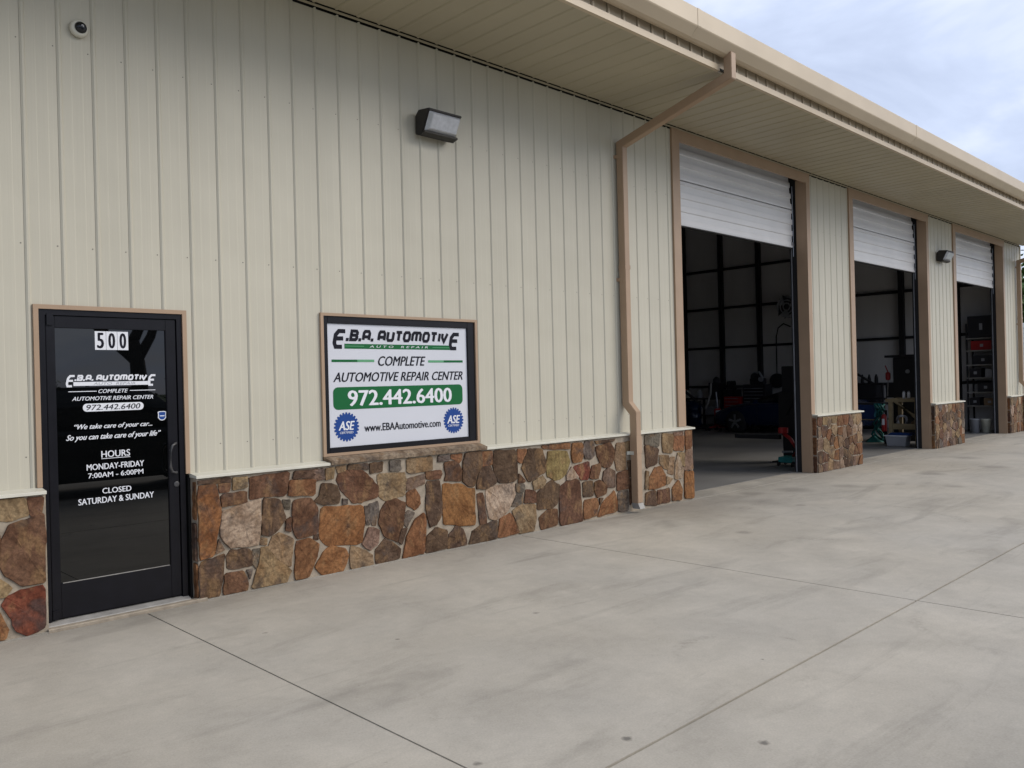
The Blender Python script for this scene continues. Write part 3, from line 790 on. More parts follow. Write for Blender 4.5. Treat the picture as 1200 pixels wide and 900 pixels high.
def ribbon(mb, pts, t, y):
    n = len(pts); closed = (pts[0] == pts[-1]); L_ = []; R_ = []
    P = [Vector(p) for p in pts]
    for i in range(n):
        if closed and i in (0, n-1): a, b = P[n-2], P[1]
        else: a, b = P[max(i-1,0)], P[min(i+1,n-1)]
        d0 = (P[i]-a).normalized() if (P[i]-a).length > 1e-6 else (b-P[i]).normalized()
        d1 = (b-P[i]).normalized() if (b-P[i]).length > 1e-6 else d0
        tt = (d0+d1).normalized(); nn = Vector((-tt.y,tt.x)); s_ = t/2/max(.5, nn.dot(Vector((-d0.y,d0.x))))
        L_.append(P[i]+nn*s_); R_.append(P[i]-nn*s_)
    vs = [(p.x,y,p.y) for p in L_]+[(p.x,y,p.y) for p in R_]
    mb.add(vs, [(i,i+1,n+i+1,n+i) for i in range(n-1)])
def glyph(mb, ch, x0, x1, z0, z1, t, y, sh):
    for q, st in enumerate(GL[ch]):
        pts = []
        for u, v in st:
            x = x0+t/2+u*(x1-x0-t); z = z0+t/2+v*(z1-z0-t); pts.append((x+(z-z0)*sh, z))
        ribbon(mb, pts, t, y-q*.0004)
def logo(parent, X0, X1, ZE0, ZS0, Z1, y, m, s):
    """E.B.A. AUTOMOTIVE: first and last letters drop lower than the rest"""
    mb = MB(); W = X1-X0; H = Z1-ZS0; sh = .22
    word = '.B.A. AUTOMOTIV'
    wd = {'.':.36,' ':.36,'I':.42,'M':1.35,'T':.95}
    e = W*.088; tot = sum(wd.get(c,1.) for c in word); avail = W-2*e-.012*W; u = avail/tot
    glyph(mb, 'E', X0, X0+e, ZE0, Z1, H*.34, y, sh)
    x = X0+e+.012*W
    for c in word:
        w_ = wd.get(c,1.)*u
        if c == '.': mb.add([(x+q[0],y,ZS0+q[1]) for q in ((0,0),(w_*.8,0),(w_*.8+H*.06,H*.27),(H*.06,H*.27))], [(0,1,2,3)])
        elif c != ' ': glyph(mb, c, x-.0*u, x+w_*.93, ZS0, Z1, H*.27, y, sh)
        x += w_
    glyph(mb, 'E', X1-e, X1, ZE0, Z1, H*.34, y, sh)
    me = bpy.data.meshes.new('logo_lettering'); o0 = world_loc(parent)
    me.from_pydata([tuple(Vector(v)-o0) for v in mb.v], [], mb.f); me.materials.append(M[m])
    o = bpy.data.objects.new('logo_lettering', me); o['kind'] = 'stuff'; col.objects.link(o); o.parent = parent
def bar(name, m, parent, x0, x1, z0, z1, y): 
    return MB().box(x0,x1,y,y+.0008,z0,z1).build(name, m, parent)
def rrect(name, m, parent, x0, x1, z0, z1, y, r):
    pts = []
    for cx, cz, a0 in ((x1-r,z1-r,0),(x0+r,z1-r,90),(x0+r,z0+r,180),(x1-r,z0+r,270)):
        for i in range(6): a = R(a0+i*18); pts.append((cx+r*math.cos(a), cz+r*math.sin(a)))
    return MB().prism_y(pts, y, y+.0008).build(name, m, parent)

# door lettering
yd = .0125
for i in range(3):
    x0 = .378+i*.0795
    t = bar('number_tile', 'lett', door, x0,x0+.077,1.977,2.115,yd)
    put_text('number', '500'[i], x0+.014,x0+.063,1.989,2.103,yd-.001,'ink',t, bold=.04)
logo(door, .168, .80, 1.703, 1.748, 1.792, yd, 'lett', 1)
bar('lettering', 'lett', door, .225,.772,1.712,1.740,yd+.0006)
put_text('lettering', 'AUTO  REPAIR', .36,.66,1.717,1.735,yd-.0003,'grey',door, .2)
put_text('lettering', 'COMPLETE', .393,.604,1.656,1.684,yd,'lett',door, .3, .03)
bar('lettering', 'lett', door, .190,.382,1.668,1.673,yd); bar('lettering', 'lett', door, .618,.808,1.668,1.673,yd)
put_text('lettering', 'AUTOMOTIVE REPAIR CENTER', .212,.790,1.603,1.632,yd,'lett',door, .3, .03)
rrect('phone_plate', 'lett', door, .284,.716,1.521,1.580,yd,.028)
put_text('lettering', '972.442.6400', .308,.692,1.531,1.571,yd-.001,'ink',door, .2, .02)
put_text('lettering', '\u201cWe take care of your car...', .222,.778,1.383,1.430,yd,'lett',door, .45, .03)
put_text('lettering', 'So you can take care of your life\u201d', .166,.842,1.303,1.356,yd,'lett',door, .45, .03)
put_text('lettering', 'HOURS', .402,.608,1.176,1.225,yd,'lett',door, 0, .03); bar('lettering', 'lett', door, .402,.608,1.166,1.170,yd)
put_text('lettering', 'MONDAY-FRIDAY', .299,.709,1.089,1.133,yd,'lett',door, 0, .03)
put_text('lettering', '7:00AM - 6:00PM', .308,.702,1.030,1.067,yd,'lett',door, 0, .03)
put_text('lettering', 'CLOSED', .403,.611,.908,.949,yd,'lett',door, 0, .03)
put_text('lettering', 'SATURDAY & SUNDAY', .237,.777,.840,.885,yd,'lett',door, 0, .03)
dec = thing('door_sticker', (.854,.0120,1.47), 'small blue and white shield sticker on the door glass above the handle', 'sticker')
MB().prism_y([(.822,1.452),(.838,1.434),(.854,1.43),(.870,1.434),(.886,1.452),(.884,1.475),(.887,1.498),(.870,1.503),(.838,1.503),(.821,1.498),(.824,1.475)], .0120,.0132).build('sticker_border', 'lett', dec)
MB().prism_y([(.829,1.455),(.841,1.440),(.854,1.437),(.867,1.440),(.879,1.455),(.877,1.475),(.880,1.493),(.866,1.497),(.842,1.497),(.828,1.493),(.831,1.475)], .0112,.0119).build('sticker_field', 'blue', dec)
bar('sticker_band', 'lett', dec, .836,.872,1.463,1.470,.0104)

# ---- window and its sign
win = MB().box(2.30,4.105,.030,.055,1.06,2.295).build('window', 'dark', bld)
MB().box(2.262,2.292,-.024,.03,1.032,2.33).box(4.112,4.142,-.024,.03,1.032,2.33).box(2.292,4.112,-.024,.03,2.304,2.33).box(2.292,4.112,-.024,.03,1.032,1.058).build('window_trim', 'trim', win)
MB().box(2.292,2.340,-.008,.029,1.058,2.304).box(4.015,4.112,-.008,.029,1.058,2.304).box(2.340,4.015,-.008,.029,2.24,2.304).box(2.340,4.015,-.008,.029,1.058,1.105).build('window_frame', 'black', win, bevel=.003)
sign = thing('window_sign', (3.17,.02,1.105), 'white business sign filling the window, with green phone bar and blue gear badges', 'sign')
box('sign_panel', 'vinyl', sign, 2.342,4.013,.010,.028,1.107,2.238)
ys_ = .0075
logo(sign, 2.388, 3.895, 2.008, 2.080, 2.190, ys_, 'ink', 1)
MB().box(2.525,3.785,.0085,.0095,2.010,2.056).build('logo_bar', 'green', sign)
bar('logo_bar_line', 'lgreen', sign, 2.53,2.74,2.032,2.037,.0075); bar('logo_bar_line', 'lgreen', sign, 3.56,3.78,2.030,2.035,.0075)
put_text('lettering', 'A U T O    R E P A I R', 2.80,3.50,2.023,2.043,.0072,'lett',sign, .2, .0)
put_text('lettering', 'COMPLETE', 2.893,3.467,1.850,1.942,ys_,'ink',sign, .3, .03)
bar('rule', 'green', sign, 2.385,2.66,1.886,1.909,ys_); bar('rule', 'lgreen', sign, 2.66,2.85,1.886,1.909,ys_)
bar('rule', 'green', sign, 3.70,3.955,1.881,1.904,ys_); bar('rule', 'lgreen', sign, 3.50,3.70,1.881,1.904,ys_)
put_text('lettering', 'AUTOMOTIVE REPAIR CENTER', 2.396,3.950,1.703,1.790,ys_,'ink',sign, .3, .028)
rrect('phone_bar', 'green', sign, 2.392,3.943,1.448,1.655,.0080,.05)
put_text('lettering', '972.442.6400', 2.545,3.795,1.478,1.622,.0065,'lett',sign, 0, .05)
put_text('lettering', 'www.EBAAutomotive.com', 2.720,3.640,1.232,1.304,ys_,'ink',sign, 0, .028)
for cx, cz, r in ((2.527,1.288,.135),(3.813,1.285,.133)):
    pts = []
    for i in range(24):
        for da, rr in ((-.42,.87),(-.22,1.),(.22,1.),(.42,.87)):
            a = 2*math.pi*(i+da)/24; pts.append((cx+r*rr*math.cos(a), cz+r*rr*math.sin(a)))
    gb = MB().prism_y(pts, .0078,.0090).build('gear_badge', 'blue', sign)
    put_text('badge_lettering', 'ASE', cx-.088,cx+.088,cz-.030,cz+.052,.0068,'lett',gb, .25, .045)
    put_text('badge_lettering', 'CERTIFIED', cx-.075,cx+.070,cz-.062,cz-.042,.0068,'lett',gb, .2, .02)

# ---- wall lights
def wall_light(x, z, label):
    t = thing('wall_light', (x+.2,0,z), label, 'light', 'wall lights on the front')
    w_ = .42
    # side profile (y,z)
    pr = [(-.016,z),(-.016,z+.18),(-.07,z+.232),(-.245,z+.212),(-.245,z+.194),(-.228,z+.192),(-.125,z-.005),(-.10,z-.03)]
    MB().prism_x(pr, x, x+w_).build('housing', 'bronze', t, bevel=.006)
    # prismatic lens bulging out of the sloped front
    fr = [(-.229,z+.188),(-.137,z+.012)]
    a = Vector(fr[0]); b = Vector(fr[1]); nn = Vector((-(a-b).y, (a-b).x)).normalized()
    if nn.x > 0: nn = -nn
    x0, x1 = x+.012, x+w_-.012
    vs = [(x0,a.x-.001,a.y),(x1,a.x-.001,a.y),(x1,b.x-.001,b.y),(x0,b.x-.001,b.y)]
    ai = a+nn*.045+(b-a)*.06; bi = b+nn*.045-(b-a)*.22
    vs += [(x0+.03,ai.x,ai.y),(x1-.03,ai.x,ai.y),(x1-.03,bi.x,bi.y),(x0+.03,bi.x,bi.y)]
    MB().add(vs, [(4,5,6,7),(0,1,5,4),(1,2,6,5),(2,3,7,6),(3,0,4,7),(0,3,2,1)]).build('lens', 'lens', t, bevel=.004)
    MB().add([(x-.002,-.10,z-.012),(x+w_+.002,-.10,z-.012),(x+w_+.002,-.165,z+.014),(x-.002,-.165,z+.012),(x-.002,-.09,z-.026),(x+w_+.002,-.09,z-.026),(x+w_+.002,-.170,z-.008),(x-.002,-.170,z-.008)],[(0,1,2,3),(4,7,6,5),(0,4,5,1),(1,5,6,2),(2,6,7,3),(3,7,4,0)]).build('lens_frame', 'bronze', t)
    return t
wall_light(3.39, 4.145, 'dark bronze wall pack light on the wall above and right of the sign window')
wall_light(17.86, 4.13, 'dark bronze wall pack light on the pier between the second and third bays')
# ---- security camera
t = thing('security_camera', (.31,0,4.32), 'small round white dome security camera high on the wall above the entrance door', 'camera')
MB().lathe([(.062,-.001),(.062,-.02),(.058,-.032),(.050,-.040),(.044,-.042)], (.31,-.014,4.32), 'y', 28).build('housing', 'sill', t, smooth=True)
MB().lathe([(.042,-.036)]+[(.042*math.cos(R(a)),-.042-.034*math.sin(R(a))) for a in range(0,90,15)]+[(.004,-.076)], (.315,-.014,4.322), 'y', 24).build('dome', 'carglass', t, smooth=True)
MB().lathe([(.008,0),(.011,-.003),(.009,-.006)], (.318,-.084,4.326), 'y', 12).build('lens', 'grey', t)

# ------------------------------------------------------------------ things in the shop
# bay 1: sports car along the far side, nose towards the back of the shop
def loft(secs):
    mb = MB(); n = len(secs[0]); vs = [v for s in secs for v in s]; fs = []
    for i in range(len(secs)-1):
        for k in range(n): fs.append((i*n+k, i*n+(k+1)%n, (i+1)*n+(k+1)%n, (i+1)*n+k))
    fs += [tuple(range(n))[::-1], tuple(range((len(secs)-1)*n, len(secs)*n))]
    return mb.add(vs, fs)
X0c, Yc = 21.25, 5.25
car = thing('sports_car', (X0c,Yc,0), 'low dark blue sports car parked inside the nearest bay', 'car')
def csec(y, hw, zt, zs, tw):            # half width, top z, shoulder z, top half width
    P = [(-hw*.92,.22),(-hw,.36),(-hw,zs-.08),(-hw*.96,zs),(-tw,zt-.02),(-tw*.8,zt),(tw*.8,zt),(tw,zt-.02),(hw*.96,zs),(hw,zs-.08),(hw,.36),(hw*.92,.22)]
    return [(X0c+x, Yc+y, z) for x, z in P]
loft([csec(-2.15,.70,.80,.72,.6),csec(-2.0,.86,.93,.84,.66),csec(-1.2,.90,.95,.86,.70),csec(0.2,.90,.93,.86,.70),csec(.9,.90,.92,.83,.68),csec(1.6,.89,.82,.72,.62),csec(2.05,.80,.68,.60,.55),csec(2.22,.62,.55,.48,.45)]).build('body', 'carblue', car, smooth=True)
def gsec(y, bw, tw, zb, zt): return [(X0c-bw,Yc+y,zb),(X0c-tw,Yc+y,zt),(X0c+tw,Yc+y,zt),(X0c+bw,Yc+y,zb)]
loft([gsec(-1.75,.66,.60,.92,.96),gsec(-1.0,.72,.56,.92,1.22),gsec(-.1,.72,.56,.92,1.25),gsec(.95,.68,.62,.90,.94)]).build('cabin_glass', 'carglass', car, smooth=True)
MB().box(X0c-.55,X0c+.55,Yc-.95,Yc-.12,1.225,1.255).build('roof_panel', 'carblue', car, bevel=.02)
for sx in (-1, 1):
    for y in (-1.30, 1.32):
        xw = X0c+sx*.82
        wh = MB().lathe([(.20,-.11),(.32,-.10),(.335,-.06),(.335,.06),(.32,.10),(.20,.11)], (xw,Yc+y,.335), 'x', 24).build('wheel', 'rubber', car, smooth=True)
        mb = MB()
        for k in range(5):
            a = 2*math.pi*k/5+.3; u = Vector((0,math.cos(a),math.sin(a))); v = Vector((0,-math.sin(a),math.cos(a))); c0 = Vector((xw+sx*.115,Yc+y,.335))
            mb.add([c0+v*.03,c0-v*.03,c0+u*.22-v*.035,c0+u*.22+v*.035], [(0,1,2,3)])
        mb.lathe([(.045,-.005),(.04,.012)], (xw+sx*.112,Yc+y,.335), 'x', 10).lathe([(.235,-.0),(.235,.02),(.212,.02),(.212,.0)], (xw+sx*.10,Yc+y,.335), 'x', 24)
        mb.build('rim', 'rim', wh)
for sx in (-1, 1):
    MB().box(X0c+sx*.62-.10,X0c+sx*.62+.10,Yc+2.0,Yc+2.12,.56,.66).build('headlight', 'lens', car, bevel=.02)
box('mirror', 'carblue', car, X0c-1.03,X0c-.90,Yc+.55,Yc+.68,.88,.98, bevel=.02); box('mirror', 'carblue', car, X0c+.90,X0c+1.03,Yc+.55,Yc+.68,.88,.98, bevel=.02)
box('door_seam', 'rubber', car, X0c-.902,X0c-.899,Yc+.60,Yc+.606,.35,.84)

# red tool chest behind the car, cluttered top
def tool_chest(x, y, w_, d, h, label, m='red', rot=0):
    t = thing('tool_chest', (x,y,0), label, 'tool chest')
    box('cabinet', m, t, x-d/2,x+d/2,y-w_/2,y+w_/2,.12,h, bevel=.008)
    z = .18; k = 0
    while z < h-.12:
        dz = .16 if k < 3 else .11; k += 1
        if z+dz > h-.03: break
        dd = box('drawer', m, t, x-d/2-.02,x-d/2-.001,y-w_/2+.03,y+w_/2-.03,z,z+dz-.012, bevel=.004)
        box('drawer_handle', 'steel', dd, x-d/2-.032,x-d/2-.021,y-w_/2+.06,y+w_/2-.06,z+dz-.04,z+dz-.022)
        z += dz
    for sx in (-1,1):
        for sy in (-1,1): MB().lathe([(.055,-.02),(.055,.02)], (x+sx*(d/2-.07),y+sy*(w_/2-.08),.055), 'x', 10).build('caster', 'rubber', t)
    return t
tool_chest(22.9, 8.05, .62, .5, 1.02, 'red rolling tool chest with drawers behind the nose of the blue car')
tool_chest(23.0, 7.30, .80, .5, 1.42, 'tall dark tool cabinet standing on the right of the red tool chest', 'cabinet')
t = thing('engine_block', (23.0,7.3,1.42), 'dark engine with round pulleys lying on top of the tall tool cabinet', 'engine')
MB().box(22.85,23.15,7.05,7.5,1.42,1.62).build('block', 'cabinet', t, bevel=.02)
MB().lathe([(.13,-.03),(.13,.03)], (22.83,7.3,1.66), 'x', 18).build('pulley', 'frame_steel', t); MB().lathe([(.08,-.03),(.08,.03)], (22.83,7.08,1.58), 'x', 14).build('pulley', 'steel', t)
MB().tube([(23,7.1,1.6),(22.95,7.2,1.82),(23,7.4,1.8),(23,7.5,1.6)], .035, 8).build('intake_pipe', 'steel', t, smooth=True)
# workbench with clutter along the end wall
t = thing('parts_bench', (23.4,9.6,0), 'dark parts bench against the end wall at the left of the nearest bay', 'workbench')
box('bench_top', 'cabinet', t, 23.1,23.75,8.7,10.9,.92,.97)
for y in (8.76,9.8,10.84):
    for x in (23.14,23.7): box('leg', 'cabinet', t, x-.03,x+.03,y-.03,y+.03,.005,.92)
box('shelf', 'cabinet', t, 23.1,23.75,8.7,10.9,.35,.38)
t = thing('parts_washer', (23.4,9.1,.97), 'dark boxy parts washer with round lid on the parts bench', 'machine')
MB().box(23.2,23.65,8.85,9.3,.97,1.5).build('tank', 'cabinet', t, bevel=.02); MB().lathe([(.12,0),(.12,.12),(.04,.2)], (23.42,9.1,1.50), 'z', 14).build('lid', 'cabinet', t)
for x, y, m_, lb in ((23.3,9.7,'grey','grey plastic jug on the parts bench, nearer the washer'),(23.3,10.2,'bucket','pale plastic jug at the far left end of the parts bench')):
    t = thing('oil_jug', (x,y,.97), lb, 'jug')
    MB().lathe([(.09,0),(.10,.03),(.10,.2),(.05,.27),(.03,.29)], (x,y,.971), 'z', 12).build('bottle', m_, t, smooth=True); MB().lathe([(.032,0),(.032,.03)], (x,y,1.262), 'z', 10).build('cap', 'rubber', t)
# red bollard jack with silver rod
t = thing('transmission_jack', (21.0,7.58,0), 'upright red jack with a bright steel rod standing left of the tool chest', 'jack')
MB().lathe([(.11,.14),(.11,.66),(.08,.70)], (21.0,7.58,0), 'z', 14).build('cylinder', 'red', t, smooth=True)
MB().tube([(21.0,7.58,.70),(21.0,7.62,1.22)], .022, 8).build('rod', 'steel', t)
for a in range(4):
    x, y = 21.0+.28*math.cos(R(45+90*a)), 7.58+.28*math.sin(R(45+90*a)); lg = MB().tube([(21.0,7.58,.14),(x,y,.10)], .03, 6).build('leg', 'red', t); MB().lathe([(.05,-.02),(.05,.02)], (x,y,.055), 'x', 10).build('caster', 'rubber', lg)
# engine hoist with bent pale arm
t = thing('engine_hoist', (21.2,8.5,0), 'folding engine hoist with a bent pale arm at the left of the nearest bay', 'hoist')
MB().tube([(21.2,9.2,.1),(21.2,9.2,1.5)], .05, 8).build('mast', 'cabinet', t)
MB().tube([(21.2,8.15,.66),(21.2,7.95,1.15),(21.2,7.92,1.5)], .03, 8).build('boom', 'alu', t)
MB().tube([(21.2,9.2,1.45),(21.2,8.15,.70)], .045, 8).build('strut', 'cabinet', t)
for s_ in (-.35,.35): lg = MB().tube([(21.2,9.3,.08),(21.2+s_,7.9,.08)], .035, 8).build('leg', 'cabinet', t); MB().lathe([(.06,-.02),(.06,.02)], (21.2+s_,7.9,.065), 'x', 10).build('caster', 'rubber', lg)
# blue press at the very left
t = thing('hydraulic_press', (17.6,7.35,0), 'slim blue steel press just inside the left edge of the nearest bay', 'machine')
for y in (7.2,7.7): MB().box(17.55,17.65,y-.04,y+.04,.01,1.5).build('upright', 'bluep', t)
box('crossbeam', 'bluep', t, 17.55,17.65,7.2,7.7,1.4,1.52); box('bed', 'steel', t, 17.5,17.7,7.2,7.7,.6,.68); MB().tube([(17.6,7.45,1.4),(17.6,7.45,.95)], .03, 8).build('ram', 'steel', t)
box('base', 'bluep', t, 17.3,17.9,7.15,7.75,.005,.09)
# round fan on the end wall + hose
t = thing('wall_fan', (23.8,6.6,3.95), 'round grey caged fan mounted high on the end wall', 'fan')
rng_ = MB()
for r in (.12,.22,.33): rng_.tube([(23.75,6.6+r*math.cos(R(a)),3.95+r*math.sin(R(a))) for a in range(0,361,20)], .02, 5, cap=False)
rng_.build('cage', 'grey', t)
MB().lathe([(.34,0),(.36,.02),(.36,.14),(.34,.16)], (23.78,6.6,3.95), 'x', 24).build('shroud', 'grey', t)
for a in range(3):
    u = Vector((0,math.cos(R(a*120)),math.sin(R(a*120)))); v = Vector((.06,-u.z*.3,u.y*.3)); c0 = Vector((23.768,6.6,3.95))
    MB().add([c0+v*.2,c0-v*.2,c0+u*.28-v,c0+u*.28+v],[(0,1,2,3)]).build('blade', 'cabinet', t)
box('bracket', 'frame_steel', t, 23.93,24.15,6.5,6.7,3.9,4.0)
t = thing('air_hose', (24.0,7.1,2.4), 'black air hose looping down the end wall to a dark hose reel', 'hose')
MB().tube([(24.0,6.6,3.30),(24.0,6.85,3.42),(24.0,7.05,3.28),(24.0,7.12,3.0),(24.0,7.13,1.6)], .022, 7).build('hose', 'rubber', t, smooth=True)
MB().lathe([(.24,-.06),(.24,-.045),(.17,-.04),(.17,.04),(.24,.045),(.24,.06)], (23.85,7.05,1.52), 'x', 22).build('reel', 'rubber', t)

for x, y, m_, lb in ((22.6,9.55,'carblue','blue oil drum in front of the parts bench, left of the engine hoist'),(22.9,5.9,'cabinet','dark oil drum behind the rear half of the blue car')):
    t = thing('oil_drum', (x,y,0), lb, 'drum')
    MB().lathe([(.28,0),(.29,.02),(.285,.28),(.295,.30),(.285,.32),(.285,.58),(.295,.60),(.285,.62),(.29,.87),(.27,.87),(.27,.85)], (x,y,.006), 'z', 22).build('drum_body', m_, t, smooth=True)
    MB().lathe([(.03,0),(.03,.015)], (x-.12,y,.86), 'z', 8).build('bung', 'steel', t)
for k in range(4):
    t = thing('tyre', (22.9,6.5,.006+.21*k), ['bottom','second from bottom','third from bottom','topmost'][k]+' tyre in the stack behind the blue car', 'tyre', 'tyres stacked behind the car')
    MB().lathe([(.20,0),(.30,.0),(.325,.05),(.325,.15),(.30,.20),(.20,.20),(.19,.10)], (22.9,6.5,.006+.21*k), 'z', 22).build('tyre_body', 'rubber', t, smooth=True)
for k, (y, z, w_, h, m_, lb) in enumerate(((10.4,.38,.4,.3,'card','brown carton on the lower shelf of the parts bench'),(9.2,.38,.5,.28,'grey','grey carton on the lower shelf of the parts bench'),(10.55,.97,.35,.3,'red','red toolbox on the far left of the parts bench'))):
    t = thing('carton', (23.4,y,z), lb, 'box')
    box('box_body', m_, t, 23.2,23.6,y-w_/2,y+w_/2,z+.003,z+h, bevel=.008); box('top_flap', m_, t, 23.21,23.59,y-w_/2+.01,y+w_/2-.01,z+h+.001,z+h+.008)
for k, (y, w_, h, lb) in enumerate(((5.2,.9,1.5,'dark steel cabinet at the end wall behind the rear of the blue car'),(4.1,1.0,1.35,'dark low cabinet at the end wall between the two nearest bays'),(8.62,.42,1.25,'narrow dark cabinet between the parts bench and the red tool chest'))):
    t = thing('steel_cabinet', (23.6,y,0), lb, 'cabinet')
    box('cabinet_body', 'cabinet', t, 23.35,23.9,y-w_/2,y+w_/2,.006,h, bevel=.008); box('cabinet_door', 'cabinet', t, 23.33,23.348,y-w_/2+.02,y-.005,.05,h-.04); box('cabinet_door', 'cabinet', t, 23.33,23.348,y+.005,y+w_/2-.02,.05,h-.04)
    mbq = MB()
    for q in range(5):
        yy = y-w_/2+.08+q*(w_-.16)/4; mbq.lathe([(.05,0),(.055,.02),(.05,random.uniform(.1,.28)),(.02,.30)], (23.6,yy,h+.002), 'z', 9)
    mbq.build('bottles', 'frame_steel', t)['kind'] = 'stuff'
# two post lift column, right side of bay 1
t = thing('car_lift', (13.25,1.1,0), 'black two-post car lift column inside the right edge of the nearest bay', 'car lift')
box('post', 'frame_steel', t, 13.10,13.42,.95,1.25,.03,1.85, bevel=.01)
box('carriage', 'rubber', t, 13.04,13.48,.90,1.30,.55,1.35, bevel=.01)
box('base_plate', 'frame_steel', t, 12.95,13.55,.80,1.40,.005,.03)
MB().box(12.95,13.05,1.25,2.2,.45,.53).build('swing_arm', 'frame_steel', t)
MB().tube([(13.1,.95,1.5),(12.98,1.0,1.1),(13.05,1.15,.9)], .015, 6).build('hydraulic_hose', 'rubber', t)
# floor jack: teal base, red arm
t = thing('floor_jack', (12.55,.86,0), 'teal wheeled jack with bent red lifting arm on the floor by the nearest door track', 'jack')
MB().box(12.42,12.74,.72,1.00,.07,.17).build('chassis', 'teal', t, bevel=.01)
for x in (12.45,12.71):
    for y in (.72,1.0): MB().lathe([(.045,-.015),(.045,.015)], (x,y,.05), 'y', 12).build('wheel', 'rubber', t)
MB().tube([(12.6,.78,.17),(12.6,.72,.33),(12.6,.84,.50),(12.6,.98,.60)], .035, 8).build('lift_arm', 'red', t, smooth=True)
MB().lathe([(.09,0),(.09,.10)], (12.6,.98,.60), 'z', 12).build('saddle', 'red', t)
MB().tube([(12.5,.95,.26),(12.5,.75,.27)], .02, 6).build('handle_socket', 'steel', t)

# ---- bay 2
t = thing('workbench', (17.95,.8,0), 'rough lumber workbench with diagonal brace behind the middle door track', 'workbench')
box('bench_top', 'wood', t, 17.88,18.6,.46,1.18,1.0,1.075)
for x in (17.93,18.5):
    for y in (.50,1.08): box('leg', 'wood', t, x-.03,x+.04,y-.045,y+.045,.005,.999)
box('lower_rail', 'wood', t, 17.905,17.935,.55,1.03,.37,.50)
MB().prism_x([(1.00,.998),(.90,.998),(.52,.60),(.52,.70)], 17.89,17.925).build('diagonal_brace', 'wood', t)
box('lower_shelf', 'wood', t, 17.97,18.46,.5,1.1,.38,.40)
for i, (y, lb) in enumerate(((.79,'left one of two pale spray cans on the lumber workbench'),(.68,'right one of two pale spray cans on the lumber workbench'))):
    t = thing('spray_can', (17.95,y,1.075), lb, 'can', 'spray cans on the workbench')
    MB().lathe([(.032,0),(.032,.13),(.026,.145)], (17.95,y,1.077), 'z', 12).build('can', 'lett', t, smooth=True); MB().lathe([(.022,0),(.022,.028)], (17.95,y,1.223), 'z', 10).build('cap', 'grey', t)
t = thing('coiled_cable', (18.0,.88,.40), 'grey coil of cable on the lower shelf of the workbench', 'cable')
MB().tube([(18.05+.02*math.cos(R(a*3)),.88+(.13-a*.00003)*math.cos(R(a)),.56+(.13-a*.00003)*math.sin(R(a))) for a in range(0,1081,24)], .02, 6).build('coil', 'steel', t, smooth=True)
t = thing('rag_pile', (18.1,.66,.40), 'crumpled tan rags on the right of the workbench shelf', 'rags')
mb = MB(); n = 10; vs = []
for i in range(n+1):
    for j in range(n+1):
        u, v = i/n, j/n; vs.append((17.98+u*.3, .53+v*.22, .402+max(0,.12*math.sin(math.pi*u)*math.sin(math.pi*v)*(1+.6*math.sin(9*u+4*v)))))
mb.add(vs, [(i*(n+1)+j, (i+1)*(n+1)+j, (i+1)*(n+1)+j+1, i*(n+1)+j+1) for i in range(n) for j in range(n)]).build('cloth', 'card', t, smooth=True)
# black machine on the bench back
t = thing('cabinet_machine', (19.4,1.25,0), 'tall black machine with wide lid behind the lumber workbench', 'machine')
MB().box(19.2,19.8,.95,1.50,.005,2.05).build('cabinet', 'cabinet', t, bevel=.015); box('lid', 'cabinet', t, 19.15,19.85,.90,1.68,2.052,2.11)
box('side_box', 'cabinet', t, 19.3,19.6,1.502,1.72,1.06,1.40)
MB().lathe([(.05,0),(.05,-.02)], (19.199,1.15,1.7), 'x', 12).build('gauge', 'grey', t)
t = thing('red_pump', (19.2,1.62,1.5), 'small red hand pump hanging beside the black machine', 'pump')
MB().lathe([(.05,0),(.06,.05),(.06,.16),(.03,.2)], (19.2,1.62,1.50), 'z', 12).build('body', 'red', t, smooth=True); MB().tube([(19.2,1.62,1.70),(19.2,1.68,1.86)], .014, 6).build('handle', 'red', t)
MB().tube([(19.2,1.62,1.5),(19.2,1.64,1.1)], .014, 6).build('pipe', 'alu', t)
# low table with blue cloth, teal hose, extinguisher, bin
t = thing('low_table', (19.0,2.05,0), 'low dark table with a blue panel at the left of the middle bay', 'table')
box('table_top', 'cabinet', t, 18.8,19.5,1.55,2.9,.90,.94); box('front_panel', 'bluep', t, 18.80,18.83,1.7,2.8,.55,.895); box('lower_shelf', 'wood', t, 18.8,19.45,1.6,2.85,.52,.545)
for y in (1.6,2.85):
    for x in (18.84,19.45): box('leg', 'cabinet', t, x-.03,x+.03,y-.03,y+.03,.005,.90)
t = thing('teal_hose', (18.6,1.65,0), 'tangled teal hoses and cloth hanging from the low table to the floor', 'hose')
mb = MB()
for q in range(5):
    pts = []; ph = random.uniform(0,6)
    for i in range(14):
        z = .92-.86*i/13; pts.append((18.62+.07*math.sin(ph+i*.9), 1.62+.10*math.sin(ph*2+i*.6)+.10*(i/13)*math.cos(ph), z))
    MB().tube(pts, .026, 7).build('hose', 'dteal', t, smooth=True)
vs = []; n = 12
for i in range(n+1):
    for j in range(n+1):
        a, b = i/n*math.pi*2, j/n; r = (.17*(1-b)+.02)*(1+.25*math.sin(3*a+5*b)); vs.append((18.55+r*math.cos(a), 1.72+r*math.sin(a), (.01+.17*b)))
MB().add(vs, [(i*(n+1)+j, (i+1)*(n+1)+j, (i+1)*(n+1)+j+1, i*(n+1)+j+1) for i in range(n) for j in range(n)]).build('cloth_heap', 'dteal', t, smooth=True)
